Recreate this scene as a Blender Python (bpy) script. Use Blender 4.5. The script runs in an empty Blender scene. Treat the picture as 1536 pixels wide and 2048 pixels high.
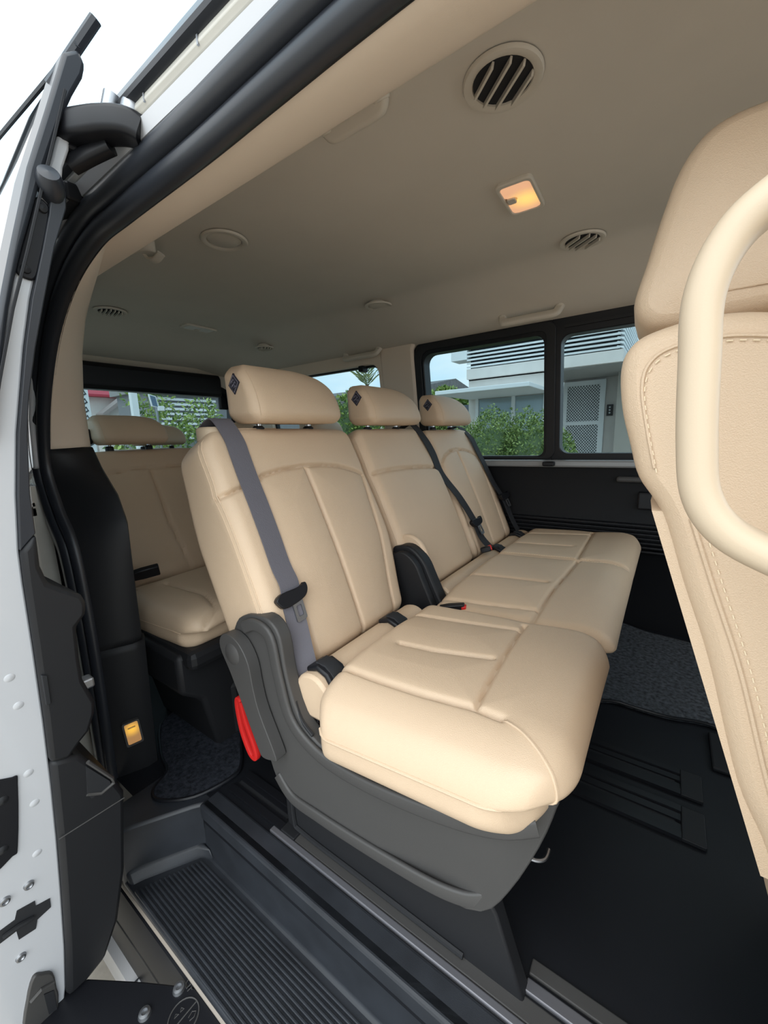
import bpy, math, random
import numpy as np
from mathutils import Matrix, Vector

# ------------------------------------------------------------------ camera, world, exposure
SC = bpy.context.scene
COL = SC.collection
cam_d = bpy.data.cameras.new('camera')
cam = bpy.data.objects.new('camera', cam_d)
COL.objects.link(cam)
cam_d.sensor_fit = 'AUTO'
cam_d.sensor_width = 36.0
cam_d.lens = 802.4 * 36.0 / 2048.0
cam_d.clip_start = 0.02
cam_d.clip_end = 300
_r = Vector((0.8175, 0.5748, -0.0342)); _d = Vector((-0.5705, 0.8008, -0.1827))
_d.normalize(); _r = (_r - _d * _r.dot(_d)).normalized(); _u = _r.cross(_d)
M4 = Matrix(((_r.x, _u.x, -_d.x, 0), (_r.y, _u.y, -_d.y, 0), (_r.z, _u.z, -_d.z, 0.80), (0, 0, 0, 1)))
cam.matrix_world = M4
SC.camera = cam
SC.view_settings.view_transform = 'Standard'
SC.view_settings.look = 'None'
SC.view_settings.exposure = 0.12
SC.view_settings.gamma = 1.0
SC.view_settings.use_curve_mapping = False

SKY_STRENGTH = 2.35
GLASS_T = (0.54, 0.615, 0.64)   # per face, two faces per pane

def make_world():
    w = bpy.data.worlds.new('sky'); SC.world = w; w.use_nodes = True
    nt = w.node_tree; N = nt.nodes; L = nt.links
    bg = N['Background']; bg.inputs[1].default_value = SKY_STRENGTH
    tc = N.new('ShaderNodeTexCoord')
    mp = N.new('ShaderNodeMapping'); mp.inputs['Scale'].default_value = (1, 1, 3.0)
    L.new(tc.outputs['Generated'], mp.inputs[0])
    no = N.new('ShaderNodeTexNoise'); no.inputs['Scale'].default_value = 2.2; no.inputs['Detail'].default_value = 5
    no.inputs['Roughness'].default_value = 0.5
    L.new(mp.outputs[0], no.inputs['Vector'])
    cr = N.new('ShaderNodeValToRGB')
    cr.color_ramp.elements[0].position = 0.34; cr.color_ramp.elements[0].color = (0.52, 0.76, 0.93, 1)
    cr.color_ramp.elements[1].position = 0.62; cr.color_ramp.elements[1].color = (1.0, 0.99, 0.97, 1)
    L.new(no.outputs['Fac'], cr.inputs[0])
    L.new(cr.outputs[0], bg.inputs[0])
make_world()
sun_d = bpy.data.lights.new('hazy_sun', 'SUN'); sun_d.energy = 1.7; sun_d.angle = math.radians(70); sun_d.color = (1.0, 0.97, 0.92)
sun = bpy.data.objects.new('hazy_sun', sun_d); COL.objects.link(sun)
sun.rotation_euler = Vector((-0.30, 0.70, -0.72)).to_track_quat('-Z', 'Y').to_euler(); sun.location = (2, -6, 8)

# ------------------------------------------------------------------ materials
MATS = {}
def mat(name, col, rough=0.6, metal=0.0, bump=0.0, bscale=200.0, var=0.0, vscale=6.0, spec=0.5, emit=None, estr=0.0,
        sheen=0.0, detail=3.0, coat=0.0, stretch=None, btype='noise'):
    m = bpy.data.materials.new(name); m.use_nodes = True
    nt = m.node_tree; N = nt.nodes; L = nt.links
    b = N['Principled BSDF']
    b.inputs['Base Color'].default_value = (*col, 1)
    b.inputs['Roughness'].default_value = rough
    b.inputs['Metallic'].default_value = metal
    b.inputs['Specular IOR Level'].default_value = spec
    if sheen: b.inputs['Sheen Weight'].default_value = sheen
    if coat:
        b.inputs['Coat Weight'].default_value = coat; b.inputs['Coat Roughness'].default_value = 0.05
    if emit:
        b.inputs['Emission Color'].default_value = (*emit, 1); b.inputs['Emission Strength'].default_value = estr
    tc = N.new('ShaderNodeTexCoord')
    src = tc.outputs['Object']
    if stretch:
        mp = N.new('ShaderNodeMapping'); mp.inputs['Scale'].default_value = stretch
        L.new(src, mp.inputs[0]); src = mp.outputs[0]
    if bump:
        if btype == 'voronoi':
            no = N.new('ShaderNodeTexVoronoi'); no.inputs['Scale'].default_value = bscale; out = no.outputs['Distance']
        else:
            no = N.new('ShaderNodeTexNoise'); no.inputs['Scale'].default_value = bscale
            no.inputs['Detail'].default_value = detail; out = no.outputs['Fac']
        L.new(src, no.inputs['Vector'])
        bp = N.new('ShaderNodeBump'); bp.inputs['Strength'].default_value = bump; bp.inputs['Distance'].default_value = 0.002
        L.new(out, bp.inputs['Height']); L.new(bp.outputs[0], b.inputs['Normal'])
    if var:
        n2 = N.new('ShaderNodeTexNoise'); n2.inputs['Scale'].default_value = vscale; n2.inputs['Detail'].default_value = 4
        L.new(src, n2.inputs['Vector'])
        cr = N.new('ShaderNodeValToRGB')
        cr.color_ramp.elements[0].position = 0.3; cr.color_ramp.elements[1].position = 0.7
        cr.color_ramp.elements[0].color = (*[max(0, c * (1 - var)) for c in col], 1)
        cr.color_ramp.elements[1].color = (*[min(1, c * (1 + var)) for c in col], 1)
        L.new(n2.outputs['Fac'], cr.inputs[0]); L.new(cr.outputs[0], b.inputs['Base Color'])
    MATS[name] = m
    return m

LEATHER = mat('beige_leather', (0.62, 0.465, 0.325), 0.42, bump=0.22, bscale=900, var=0.03, vscale=5, spec=0.4, btype='voronoi')
PERF = mat('beige_thread', (0.80, 0.66, 0.47), 0.7)
PLBEIGE = mat('beige_plastic', (0.54, 0.43, 0.31), 0.45, bump=0.05, bscale=900, spec=0.4)
PILLARB = mat('beige_pillar_trim', (0.76, 0.635, 0.515), 0.55, bump=0.06, bscale=1200, spec=0.35)
HEADLIN = mat('headliner_fabric', (0.66, 0.595, 0.515), 0.95, bump=0.12, bscale=1500, var=0.03, vscale=4, spec=0.1)
VENTB = mat('vent_plastic', (0.64, 0.575, 0.49), 0.55, spec=0.35)
BLACKP = mat('black_plastic', (0.014, 0.0145, 0.0165), 0.5, bump=0.10, bscale=1400, spec=0.3)
BLACKD = mat('black_panel', (0.006, 0.0065, 0.008), 0.55, bump=0.10, bscale=1400, spec=0.22)
BLACKS = mat('black_satin', (0.008, 0.0085, 0.011), 0.4, spec=0.3)
RUBBER = mat('black_rubber', (0.022, 0.025, 0.032), 0.36, spec=0.5)
GREYP = mat('charcoal_plastic', (0.055, 0.053, 0.052), 0.5, bump=0.10, bscale=1400, spec=0.45)
SILLG = mat('sill_sky_sheen', (0.22, 0.23, 0.24), 0.16, spec=0.8)  # glossy, with the base lightened to imitate sky reflected along the sill
STEPM = mat('step_plastic', (0.022, 0.025, 0.031), 0.45, bump=0.10, bscale=800, var=0.25, vscale=14, spec=0.5)
FLOORM = mat('floor_vinyl', (0.008, 0.009, 0.012), 0.5, bump=0.08, bscale=600, var=0.15, vscale=5, spec=0.3)
CARPET = mat('black_carpet', (0.025, 0.028, 0.036), 1.0, bump=1.0, bscale=420, var=0.5, vscale=120, spec=0.05)
CARPET2 = mat('grey_carpet', (0.06, 0.066, 0.075), 0.9, bump=1.0, bscale=300, var=0.6, vscale=90, spec=0.2)
WEBB = mat('belt_grey', (0.13, 0.125, 0.145), 0.75, bump=0.35, bscale=700, stretch=(1, 1, 0.2), spec=0.3)
WEBK = mat('belt_black', (0.025, 0.026, 0.03), 0.7, bump=0.35, bscale=700, stretch=(1, 1, 0.2), spec=0.3)
WHITE = mat('white_paint', (0.53, 0.54, 0.565), 0.3, spec=0.5, coat=0.3)
CREAM = mat('cream_paint', (0.52, 0.50, 0.45), 0.35, var=0.10, vscale=9, spec=0.5)
CHROME = mat('chrome', (0.6, 0.6, 0.62), 0.22, metal=1.0)
STEEL = mat('dull_steel', (0.35, 0.36, 0.38), 0.4, metal=1.0)
RED = mat('red_plastic', (0.62, 0.02, 0.018), 0.45, spec=0.4)
TAGM = mat('woven_tag', (0.03, 0.03, 0.045), 0.9, bump=0.5, bscale=900, var=0.9, vscale=240)
TAGL = mat('tag_thread', (0.22, 0.21, 0.26), 0.9)
DARKHOLE = mat('vent_dark', (0.012, 0.013, 0.016), 0.7)
ALU = mat('aluminium_strip', (0.20, 0.20, 0.22), 0.4, metal=0.6, bump=0.05, bscale=200, stretch=(0.05, 1, 1))
LAMPOFF = mat('lamp_lens_clear', (0.75, 0.73, 0.68), 0.3)
CONC = mat('concrete', (0.40, 0.355, 0.30), 0.9, bump=0.4, bscale=60, var=0.25, vscale=12)
WALLR = mat('house_render', (0.74, 0.69, 0.65), 0.9, bump=0.1, bscale=60, var=0.04)
SLATW = mat('louvre_white', (0.80, 0.82, 0.83), 0.6)
SLATD = mat('louvre_gap_dark', (0.05, 0.055, 0.06), 0.9)
REDROOF = mat('red_roof', (0.46, 0.045, 0.07), 0.7)
GREYROOF = mat('grey_roof', (0.16, 0.15, 0.15), 0.8, var=0.2)
BARK = mat('bark', (0.14, 0.10, 0.07), 0.95, bump=0.6, bscale=60)

def glass_mat(name, tint, gloss=0.06):
    m = bpy.data.materials.new(name); m.use_nodes = True
    nt = m.node_tree; N = nt.nodes; L = nt.links
    N.remove(N['Principled BSDF']); out = N['Material Output']
    tr = N.new('ShaderNodeBsdfTransparent'); tr.inputs[0].default_value = (*tint, 1)
    gl = N.new('ShaderNodeBsdfGlossy'); gl.inputs['Roughness'].default_value = 0.02
    lw = N.new('ShaderNodeLayerWeight'); lw.inputs[0].default_value = 0.18
    ma = N.new('ShaderNodeMath'); ma.operation = 'MULTIPLY'; ma.inputs[1].default_value = gloss * 6
    mx = N.new('ShaderNodeMixShader')
    L.new(lw.outputs['Fresnel'], ma.inputs[0]); L.new(ma.outputs[0], mx.inputs[0])
    L.new(tr.outputs[0], mx.inputs[1]); L.new(gl.outputs[0], mx.inputs[2]); L.new(mx.outputs[0], out.inputs[0])
    return m
GLASS = glass_mat('tinted_glass', GLASS_T)
HGLASS = mat('house_window_glass', (0.30, 0.36, 0.38), 0.08, spec=0.8)

def leaf_mat(name, c0, c1, c2):
    m = bpy.data.materials.new(name); m.use_nodes = True
    nt = m.node_tree; N = nt.nodes; L = nt.links; b = N['Principled BSDF']
    g = N.new('ShaderNodeNewGeometry'); cr = N.new('ShaderNodeValToRGB')
    cr.color_ramp.elements[0].color = (*c0, 1); cr.color_ramp.elements[1].color = (*c2, 1)
    e = cr.color_ramp.elements.new(0.5); e.color = (*c1, 1)
    L.new(g.outputs['Random Per Island'], cr.inputs[0]); L.new(cr.outputs[0], b.inputs['Base Color'])
    b.inputs['Roughness'].default_value = 0.5
    return m
LEAF_H = leaf_mat('hedge_leaves', (0.07, 0.13, 0.03), (0.20, 0.29, 0.07), (0.42, 0.50, 0.18))
LEAF_T = leaf_mat('tree_leaves', (0.06, 0.12, 0.03), (0.20, 0.30, 0.06), (0.42, 0.52, 0.14))
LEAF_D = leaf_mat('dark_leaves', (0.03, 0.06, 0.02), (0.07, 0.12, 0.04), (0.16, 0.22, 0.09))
LEAF_P = leaf_mat('palm_leaves', (0.10, 0.13, 0.05), (0.20, 0.24, 0.09), (0.34, 0.36, 0.16))

def lamp_mat(name, lo, hi, s, centre, radius, base=(0.75, 0.62, 0.5)):
    m = bpy.data.materials.new(name); m.use_nodes = True
    nt = m.node_tree; N = nt.nodes; L = nt.links; b = N['Principled BSDF']
    b.inputs['Base Color'].default_value = (*base, 1); b.inputs['Roughness'].default_value = 0.35
    tc = N.new('ShaderNodeTexCoord')
    vm = N.new('ShaderNodeVectorMath'); vm.operation = 'DISTANCE'; vm.inputs[1].default_value = centre
    L.new(tc.outputs['Object'], vm.inputs[0])
    mr = N.new('ShaderNodeMapRange'); mr.inputs[1].default_value = 0.0; mr.inputs[2].default_value = radius
    mr.interpolation_type = 'SMOOTHSTEP'
    L.new(vm.outputs['Value'], mr.inputs[0])
    cr = N.new('ShaderNodeValToRGB'); cr.color_ramp.elements[0].color = (*hi, 1); cr.color_ramp.elements[1].color = (*lo, 1)
    L.new(mr.outputs[0], cr.inputs[0]); L.new(cr.outputs[0], b.inputs['Emission Color'])
    b.inputs['Emission Strength'].default_value = s
    return m

# ------------------------------------------------------------------ helpers
def tag(o, label, cat, group=None, kind=None):
    if label: o['label'] = label
    if cat: o['category'] = cat
    if group: o['group'] = group
    if kind: o['kind'] = kind
    return o
def struct(o, label=None):
    o['kind'] = 'structure'
    if label: o['label'] = label
    return o
def empty(name, loc=(0, 0, 0)):
    o = bpy.data.objects.new(name, None); COL.objects.link(o); o.location = loc
    o.empty_display_size = 0.05
    return o
bpy.context.view_layer.update()
def mesh(name, v, f, m, parent=None, smooth=True, angle=40, bevel=0.0, bseg=2):
    me = bpy.data.meshes.new(name)
    v = np.asarray(v, dtype=float)
    loc = np.zeros(3)
    o = bpy.data.objects.new(name, me)
    COL.objects.link(o)
    if parent is not None:
        o.parent = parent
        p = parent; off = Vector((0, 0, 0))
        while p is not None:
            off += p.location; p = p.parent
        v = v - np.array(off)
    me.from_pydata([tuple(q) for q in v], [], [tuple(int(i) for i in q) for q in f])
    me.validate()
    me.materials.append(m)
    if smooth:
        me.shade_smooth()
        try: me.set_sharp_from_angle(angle=math.radians(angle))
        except Exception: pass
    if bevel:
        b = o.modifiers.new('bevel', 'BEVEL'); b.width = bevel; b.segments = bseg; b.limit_method = 'ANGLE'
        b.angle_limit = math.radians(35); b.harden_normals = False
    return o

def join(parts):
    V = []; F = []; n = 0
    for v, f in parts:
        v = np.asarray(v); V.append(v); F += [tuple(i + n for i in q) for q in f]; n += len(v)
    return np.vstack(V), F

def box(x0, x1, y0, y1, z0, z1):
    v = [(x, y, z) for x in (x0, x1) for y in (y0, y1) for z in (z0, z1)]
    f = [(0, 1, 3, 2), (4, 6, 7, 5), (0, 4, 5, 1), (2, 3, 7, 6), (0, 2, 6, 4), (1, 5, 7, 3)]
    return np.array(v, float), f

def prism(poly, d0, d1, fn):
    """poly: 2D list; fn(p, d)->xyz ; closed solid between depth d0 and d1"""
    n = len(poly)
    v = [fn(p, d0) for p in poly] + [fn(p, d1) for p in poly]
    f = [tuple(range(n))[::-1], tuple(range(n, 2 * n))] + [(i, (i + 1) % n, n + (i + 1) % n, n + i) for i in range(n)]
    return np.array(v, float), f
def fix(o):
    import bmesh
    bm = bmesh.new(); bm.from_mesh(o.data)
    bmesh.ops.recalc_face_normals(bm, faces=bm.faces)
    bm.to_mesh(o.data); bm.free()
    return o

def smooth_poly(pts, n=6, closed=True):
    """Catmull-Rom resample"""
    P = [np.array(p, float) for p in pts]; out = []; m = len(P)
    rng = range(m) if closed else range(m - 1)
    for i in rng:
        if closed: p0, p1, p2, p3 = P[i - 1], P[i], P[(i + 1) % m], P[(i + 2) % m]
        else: p0, p1, p2, p3 = P[max(i - 1, 0)], P[i], P[i + 1], P[min(i + 2, m - 1)]
        for k in range(n):
            t = k / n
            out.append(0.5 * ((2 * p1) + (-p0 + p2) * t + (2 * p0 - 5 * p1 + 4 * p2 - p3) * t * t + (-p0 + 3 * p1 - 3 * p2 + p3) * t ** 3))
    if not closed: out.append(P[-1])
    return out

def frames(path, up=None):
    P = np.array(path, float); n = len(P)
    T = np.gradient(P, axis=0); T /= np.linalg.norm(T, axis=1)[:, None] + 1e-12
    U = np.zeros_like(P)
    if up is not None:
        for i in range(n):
            u = np.array(up, float) if np.ndim(up) == 1 else np.array(up[i], float)
            u = u - T[i] * (u @ T[i]); U[i] = u / (np.linalg.norm(u) + 1e-12)
    else:
        a = np.array([0, 0, 1.0]) if abs(T[0][2]) < 0.9 else np.array([0, 1.0, 0])
        u = a - T[0] * (a @ T[0]); u /= np.linalg.norm(u)
        for i in range(n):
            u = u - T[i] * (u @ T[i]); u /= np.linalg.norm(u) + 1e-12; U[i] = u
    return P, T, U, np.cross(T, U)

def sweep(path, prof, up=None, cap=True, scale=None):
    """prof: list of (s,u): s along side axis, u along up axis"""
    P, T, U, S = frames(path, up); n = len(P); k = len(prof); V = []
    for i in range(n):
        sc = 1.0 if scale is None else scale[i]
        for s, u in prof: V.append(P[i] + S[i] * s * sc + U[i] * u * sc)
    F = []
    for i in range(n - 1):
        for j in range(k):
            a = i * k + j; b = i * k + (j + 1) % k
            F.append((a, b, b + k, a + k))
    if cap: F.append(tuple(range(k))[::-1]); F.append(tuple((n - 1) * k + j for j in range(k)))
    return np.array(V), F
def circ(r, n=10, rx=None):
    return [((rx or r) * math.cos(2 * math.pi * i / n), r * math.sin(2 * math.pi * i / n)) for i in range(n)]
def tube(path, r, n=8, cap=True, up=None): return sweep(path, circ(r, n), up, cap)
def rrect(w, h, r, n=5):
    out = []
    for cx, cy, a0 in ((w / 2 - r, h / 2 - r, 0), (-w / 2 + r, h / 2 - r, 90), (-w / 2 + r, -h / 2 + r, 180), (w / 2 - r, -h / 2 + r, 270)):
        for i in range(n + 1):
            a = math.radians(a0 + 90 * i / n); out.append((cx + r * math.cos(a), cy + r * math.sin(a)))
    return out
def rrect4(x0, x1, z0, z1, rs, n=6):
    """rounded rect with four radii: (x1,z1),(x0,z1),(x0,z0),(x1,z0)"""
    out = []
    for (cx, cz, sx, sz, a0), r in zip(((x1, z1, -1, -1, 0), (x0, z1, 1, -1, 90), (x0, z0, 1, 1, 180), (x1, z0, -1, 1, 270)), rs):
        for i in range(n + 1):
            a = math.radians(a0 + 90 * i / n); out.append((cx + sx * r + r * math.cos(a), cz + sz * r + r * math.sin(a)))
    return out
def ring(outer, inner, d0, d1, fn):
    n = len(outer); V = [fn(p, d0) for p in outer] + [fn(p, d0) for p in inner] + [fn(p, d1) for p in outer] + [fn(p, d1) for p in inner]
    F = []
    for i in range(n):
        j = (i + 1) % n
        F += [(i, j, n + j, n + i), (2 * n + i, 3 * n + i, 3 * n + j, 2 * n + j), (i, 2 * n + i, 2 * n + j, j), (n + i, n + j, 3 * n + j, 3 * n + i)]
    return np.array(V, float), F
def lathe(prof, axis_o, ax, n=32):
    ax = np.array(ax, float); ax /= np.linalg.norm(ax)
    a = np.array([1.0, 0, 0]) if abs(ax[0]) < 0.9 else np.array([0, 1.0, 0])
    e1 = a - ax * (a @ ax); e1 /= np.linalg.norm(e1); e2 = np.cross(ax, e1); o = np.array(axis_o, float); V = []; k = len(prof)
    for i in range(n):
        t = 2 * math.pi * i / n
        for r, h in prof: V.append(o + ax * h + (e1 * math.cos(t) + e2 * math.sin(t)) * r)
    F = [(i * k + j, ((i + 1) % n) * k + j, ((i + 1) % n) * k + j + 1, i * k + j + 1) for i in range(n) for j in range(k - 1)]
    return np.array(V), F
def ribbon(path, wdir, w, t):
    P = np.array(path, float); n = len(P); W = np.array(wdir, float)
    if W.ndim == 1: W = np.tile(W, (n, 1))
    T = np.gradient(P, axis=0); T /= np.linalg.norm(T, axis=1)[:, None]
    W = W - T * np.sum(W * T, 1)[:, None]; W /= np.linalg.norm(W, axis=1)[:, None]
    Nn = np.cross(T, W); V = []
    for i in range(n):
        V += [P[i] - W[i] * w / 2 - Nn[i] * t / 2, P[i] + W[i] * w / 2 - Nn[i] * t / 2, P[i] + W[i] * w / 2 + Nn[i] * t / 2, P[i] - W[i] * w / 2 + Nn[i] * t / 2]
    F = [(0, 1, 2, 3), tuple(4 * (n - 1) + j for j in (3, 2, 1, 0))]
    for i in range(n - 1):
        for j in range(4):
            a = 4 * i + j; b = 4 * i + (j + 1) % 4; F.append((a, a + 4, b + 4, b))
    return np.array(V), F

def sst(x): x = np.clip(x, 0, 1); return x * x * (3 - 2 * x)

class Pad:
    """upholstered pad: rounded box with plan corner radii, seams pressed into the +c face"""
    def __init__(s, W, H, T, r, R=(0.03,) * 4, seams=(), depth=0.005, width=0.0042, puff=0.0, puffw=0.03, deform=None, world=None):
        s.W, s.H, s.T, s.r, s.R = W, H, T, r, R
        s.seams = seams; s.depth = depth; s.width = width; s.puff = puff; s.puffw = puffw
        s.deform = deform; s.world = world
    def seamdist(s, a, b):
        d = np.full(a.shape, 9.0)
        for pl in s.seams:
            for (x0, y0), (x1, y1) in zip(pl[:-1], pl[1:]):
                ux, uy = x1 - x0, y1 - y0; l2 = ux * ux + uy * uy + 1e-12
                t = np.clip(((a - x0) * ux + (b - y0) * uy) / l2, 0, 1)
                d = np.minimum(d, np.hypot(a - x0 - t * ux, b - y0 - t * uy))
        return d
    def full(s, P):
        P = np.array(P, float); half = np.array([s.W, s.H, s.T]) / 2
        inner = half - s.r
        c = np.clip(P, -inner, inner); d = P - c; l = np.linalg.norm(d, axis=1)
        l[l < 1e-9] = 1
        Q = c + d / l[:, None] * s.r
        # plan corner rounding
        a = Q[:, 0]; b = Q[:, 1]
        Rq = np.where(b > 0, np.where(a > 0, s.R[0], s.R[1]), np.where(a > 0, s.R[3], s.R[2]))
        ca = np.clip(a, -(half[0] - Rq), half[0] - Rq); cb = np.clip(b, -(half[1] - Rq), half[1] - Rq)
        Xn = (a - ca) / Rq; Yn = (b - cb) / Rq
        a = ca + Rq * Xn * np.sqrt(1 - Yn ** 2 / 2); b = cb + Rq * Yn * np.sqrt(1 - Xn ** 2 / 2)
        cc = Q[:, 2].copy()
        w = sst((cc / half[2] - 0.1) / 0.6)
        if s.seams:
            dd = s.seamdist(a, b)
            cc = cc + w * (-s.depth * np.exp(-(dd / s.width) ** 2) + s.puff * (1 - np.exp(-dd / s.puffw)))
        Q = np.stack([a, b, cc], 1)
        if s.deform: Q = s.deform(Q)
        return s.world(Q)
    def build(s, name, m, parent, res=0.004, rt=None):
        na = max(4, int(s.W / res)); nb = max(4, int(s.H / res)); nc = max(4, int(s.T / (rt or res * 2)))
        hw, hh, ht = s.W / 2, s.H / 2, s.T / 2
        V = []; F = []; n = 0
        def face(fn, n1, n2):
            nonlocal n
            u = np.linspace(-1, 1, n1 + 1); v = np.linspace(-1, 1, n2 + 1)
            uu, vv = np.meshgrid(u, v, indexing='ij'); V.append(fn(uu.ravel(), vv.ravel()))
            i, j = np.meshgrid(np.arange(n1), np.arange(n2), indexing='ij'); a = (i * (n2 + 1) + j).ravel() + n
            F.append(np.stack([a, a + n2 + 1, a + n2 + 2, a + 1], 1)); n += (n1 + 1) * (n2 + 1)
        o = lambda u: np.ones_like(u)
        face(lambda u, v: np.stack([u * hw, v * hh, o(u) * ht], 1), na, nb)
        face(lambda u, v: np.stack([u * hw, -v * hh, -o(u) * ht], 1), na, nb)
        face(lambda u, v: np.stack([o(u) * hw, u * hh, v * ht], 1), nb, nc)
        face(lambda u, v: np.stack([-o(u) * hw, -u * hh, v * ht], 1), nb, nc)
        face(lambda u, v: np.stack([-u * hw, o(u) * hh, v * ht], 1), na, nc)
        face(lambda u, v: np.stack([u * hw, -o(u) * hh, v * ht], 1), na, nc)
        V = np.vstack(V); F = np.vstack(F)
        key = np.round(V * 1e5).astype(np.int64)
        _, idx, inv = np.unique(key, axis=0, return_index=True, return_inverse=True)
        inv = inv.ravel(); V = s.full(V[idx]); F = inv[F]
        return mesh(name, V, F, m, parent, angle=80)
    def line(s, pts, n=14, closed=False):
        """resample (a,b) or (a,b,c) points on the pad surface"""
        q = [(p[0], p[1], s.T / 2) if len(p) == 2 else p for p in pts]
        return s.full(np.array(smooth_poly(q, n, closed)))

def stitches(path, L=0.004, gap=0.0035, r=0.0006):
    P = np.array(path); seg = np.linalg.norm(np.diff(P, axis=0), axis=1); cum = np.concatenate([[0], np.cumsum(seg)]); parts = []
    s = 0
    at = lambda t: np.array([np.interp(t, cum, P[:, i]) for i in range(3)])
    while s + L < cum[-1]:
        parts.append(tube([at(s), at(s + L / 2), at(s + L)], r, 5)); s += L + gap
    return join(parts)

# ================================================================== SETTING : van shell
YF = 1.80            # far wall at belt height
def ywall(z): return YF - 0.13 * np.maximum(0, z - 0.68) + 0.0 * z
def zceil(x, y):
    base = 1.352 - 0.012 * np.clip((-0.9 - x) / 1.0, 0, 1)
    base = base - 0.095 * sst((-1.95 - x) / 0.5)
    e = sst((y - 1.42) / 0.33); f = sst((0.62 - y) / 0.30) * sst((-1.25 - x) / 0.25)
    return base - (base - 1.215) * e - 0.13 * f

# --- floor
v = []; f = []
fl = box(-2.55, 1.1, 0.375, 1.84, -0.06, 0.0)
floor = struct(mesh('floor', *fl, FLOORM, None, False), 'black vinyl van floor')
mesh('rear_floor_edge', *box(-2.55, -0.88, 0.30, 0.376, -0.06, 0.0), FLOORM, floor, False)
# sill strips along the door
mesh('sill_plate', *box(-0.80, 0.9, 0.370, 0.418, -0.03, 0.006), STEPM, floor, False, bevel=0.005)
mesh('sill_groove_strip', *box(-0.62, 0.9, 0.420, 0.432, -0.03, 0.007), ALU, floor, False, bevel=0.002)
mesh('scuff_strip', *box(-0.60, 0.9, 0.434, 0.462, -0.02, 0.004), GREYP, floor, False, bevel=0.002)
mesh('scuff_strip', *box(-0.112, 0.9, 0.466, 0.484, -0.02, 0.006), ALU, floor, False, bevel=0.002)
mesh('scuff_strip', *box(-0.112, 0.9, 0.490, 0.512, -0.02, 0.004), GREYP, floor, False, bevel=0.002)
# seat tracks ahead of the seats and behind the near seat
def track(x0, x1, yc, w=0.08):
    t = mesh('seat_track', *join([box(x0, x1, yc - w / 2, yc - w / 2 + 0.016, 0, 0.008), box(x0, x1, yc + w / 2 - 0.016, yc + w / 2, 0, 0.008),
                                  box(x0, x1, yc - w / 2 + 0.016, yc - 0.005, -0.002, 0.004), box(x0, x1, yc + 0.005, yc + w / 2 - 0.016, -0.002, 0.004)]), BLACKS, floor, False)
    mesh('track_cover', *box(x1, x1 + 0.04, yc - w / 2, yc + w / 2, 0, 0.009), BLACKP, t, False, bevel=0.002)
    mesh('track_slot', *box(x0, x1 - 0.01, yc - 0.005, yc + 0.005, 0.0, 0.001), DARKHOLE, t, False)
track(-0.5, 0.078, 0.900, 0.085); track(-0.5, 0.078, 1.016, 0.08)
track(-0.78, -0.60, 0.462, 0.06)
mesh('floor_plate', *box(0.14, 0.30, 1.10, 1.24, 0, 0.012), BLACKP, floor, False, bevel=0.004)

# --- ceiling
xs = np.linspace(-2.46, 1.1, 90); ys = np.concatenate([np.linspace(0.40, 0.62, 12), np.linspace(0.65, 1.40, 16), np.linspace(1.42, 1.745, 18)])
X, Y = np.meshgrid(xs, ys, indexing='ij'); Z = zceil(X, Y)
n2 = len(ys); V = np.stack([X.ravel(), Y.ravel(), Z.ravel()], 1)
F = [(i * n2 + j, i * n2 + j + 1, (i + 1) * n2 + j + 1, (i + 1) * n2 + j) for i in range(len(xs) - 1) for j in range(n2 - 1)]
ceiling = mesh('ceiling', V, F, HEADLIN, None)
sm = ceiling.modifiers.new('solid', 'SOLIDIFY'); sm.thickness = 0.02; sm.offset = -1
struct(ceiling, 'beige fabric headliner of the van')
mesh('roof_skin', *box(-2.6, 1.2, 0.44, 1.86, 1.405, 1.42), WHITE, ceiling, False)

# --- far wall (left side of the van)
def wprof(x0, x1, pts, m, name, parent=None, th=0.03, bevel=0.0):
    """extrude a wall profile [(y,z)...] along x with thickness to +y"""
    poly = list(pts) + [(y + th, z) for y, z in reversed(pts)]
    o = mesh(name, *prism(poly, x0, x1, lambda p, d: (d, p[0], p[1])), m, parent, True, 30, bevel)
    return fix(o)
wall_left = wprof(-2.5, 1.1, [(1.83, -0.02), (1.825, 0.10), (1.80, 0.30), (1.775, 0.36), (1.775, 0.40), (1.79, 0.46), (1.795, 0.60), (1.79, 0.655), (1.795, 0.665)], BLACKD, 'wall_left')
struct(wall_left, 'black plastic side panel under the windows')
mesh('belt_sill', *box(-1.04, 1.0, 1.755, 1.83, 0.655, 0.685), SILLG, wall_left, False, bevel=0.008)
for k in range(7):
    z = 0.335 + 0.0165 * k
    mesh('vent_slat', *box(-0.62, 0.25, 1.755, 1.80, z, z + 0.008), BLACKS, wall_left, False, bevel=0.002)
hp = mesh('armrest_pull', *box(-0.16, 0.18, 1.765, 1.80, 0.600, 0.622), GREYP, wall_left, False, bevel=0.008)
mesh('cup_recess', *box(-0.085, 0.12, 1.762, 1.80, 0.50, 0.565), BLACKS, wall_left, False, bevel=0.006)

wfn = lambda p, d: (p[0], float(ywall(p[1])) + d, p[1])
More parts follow.
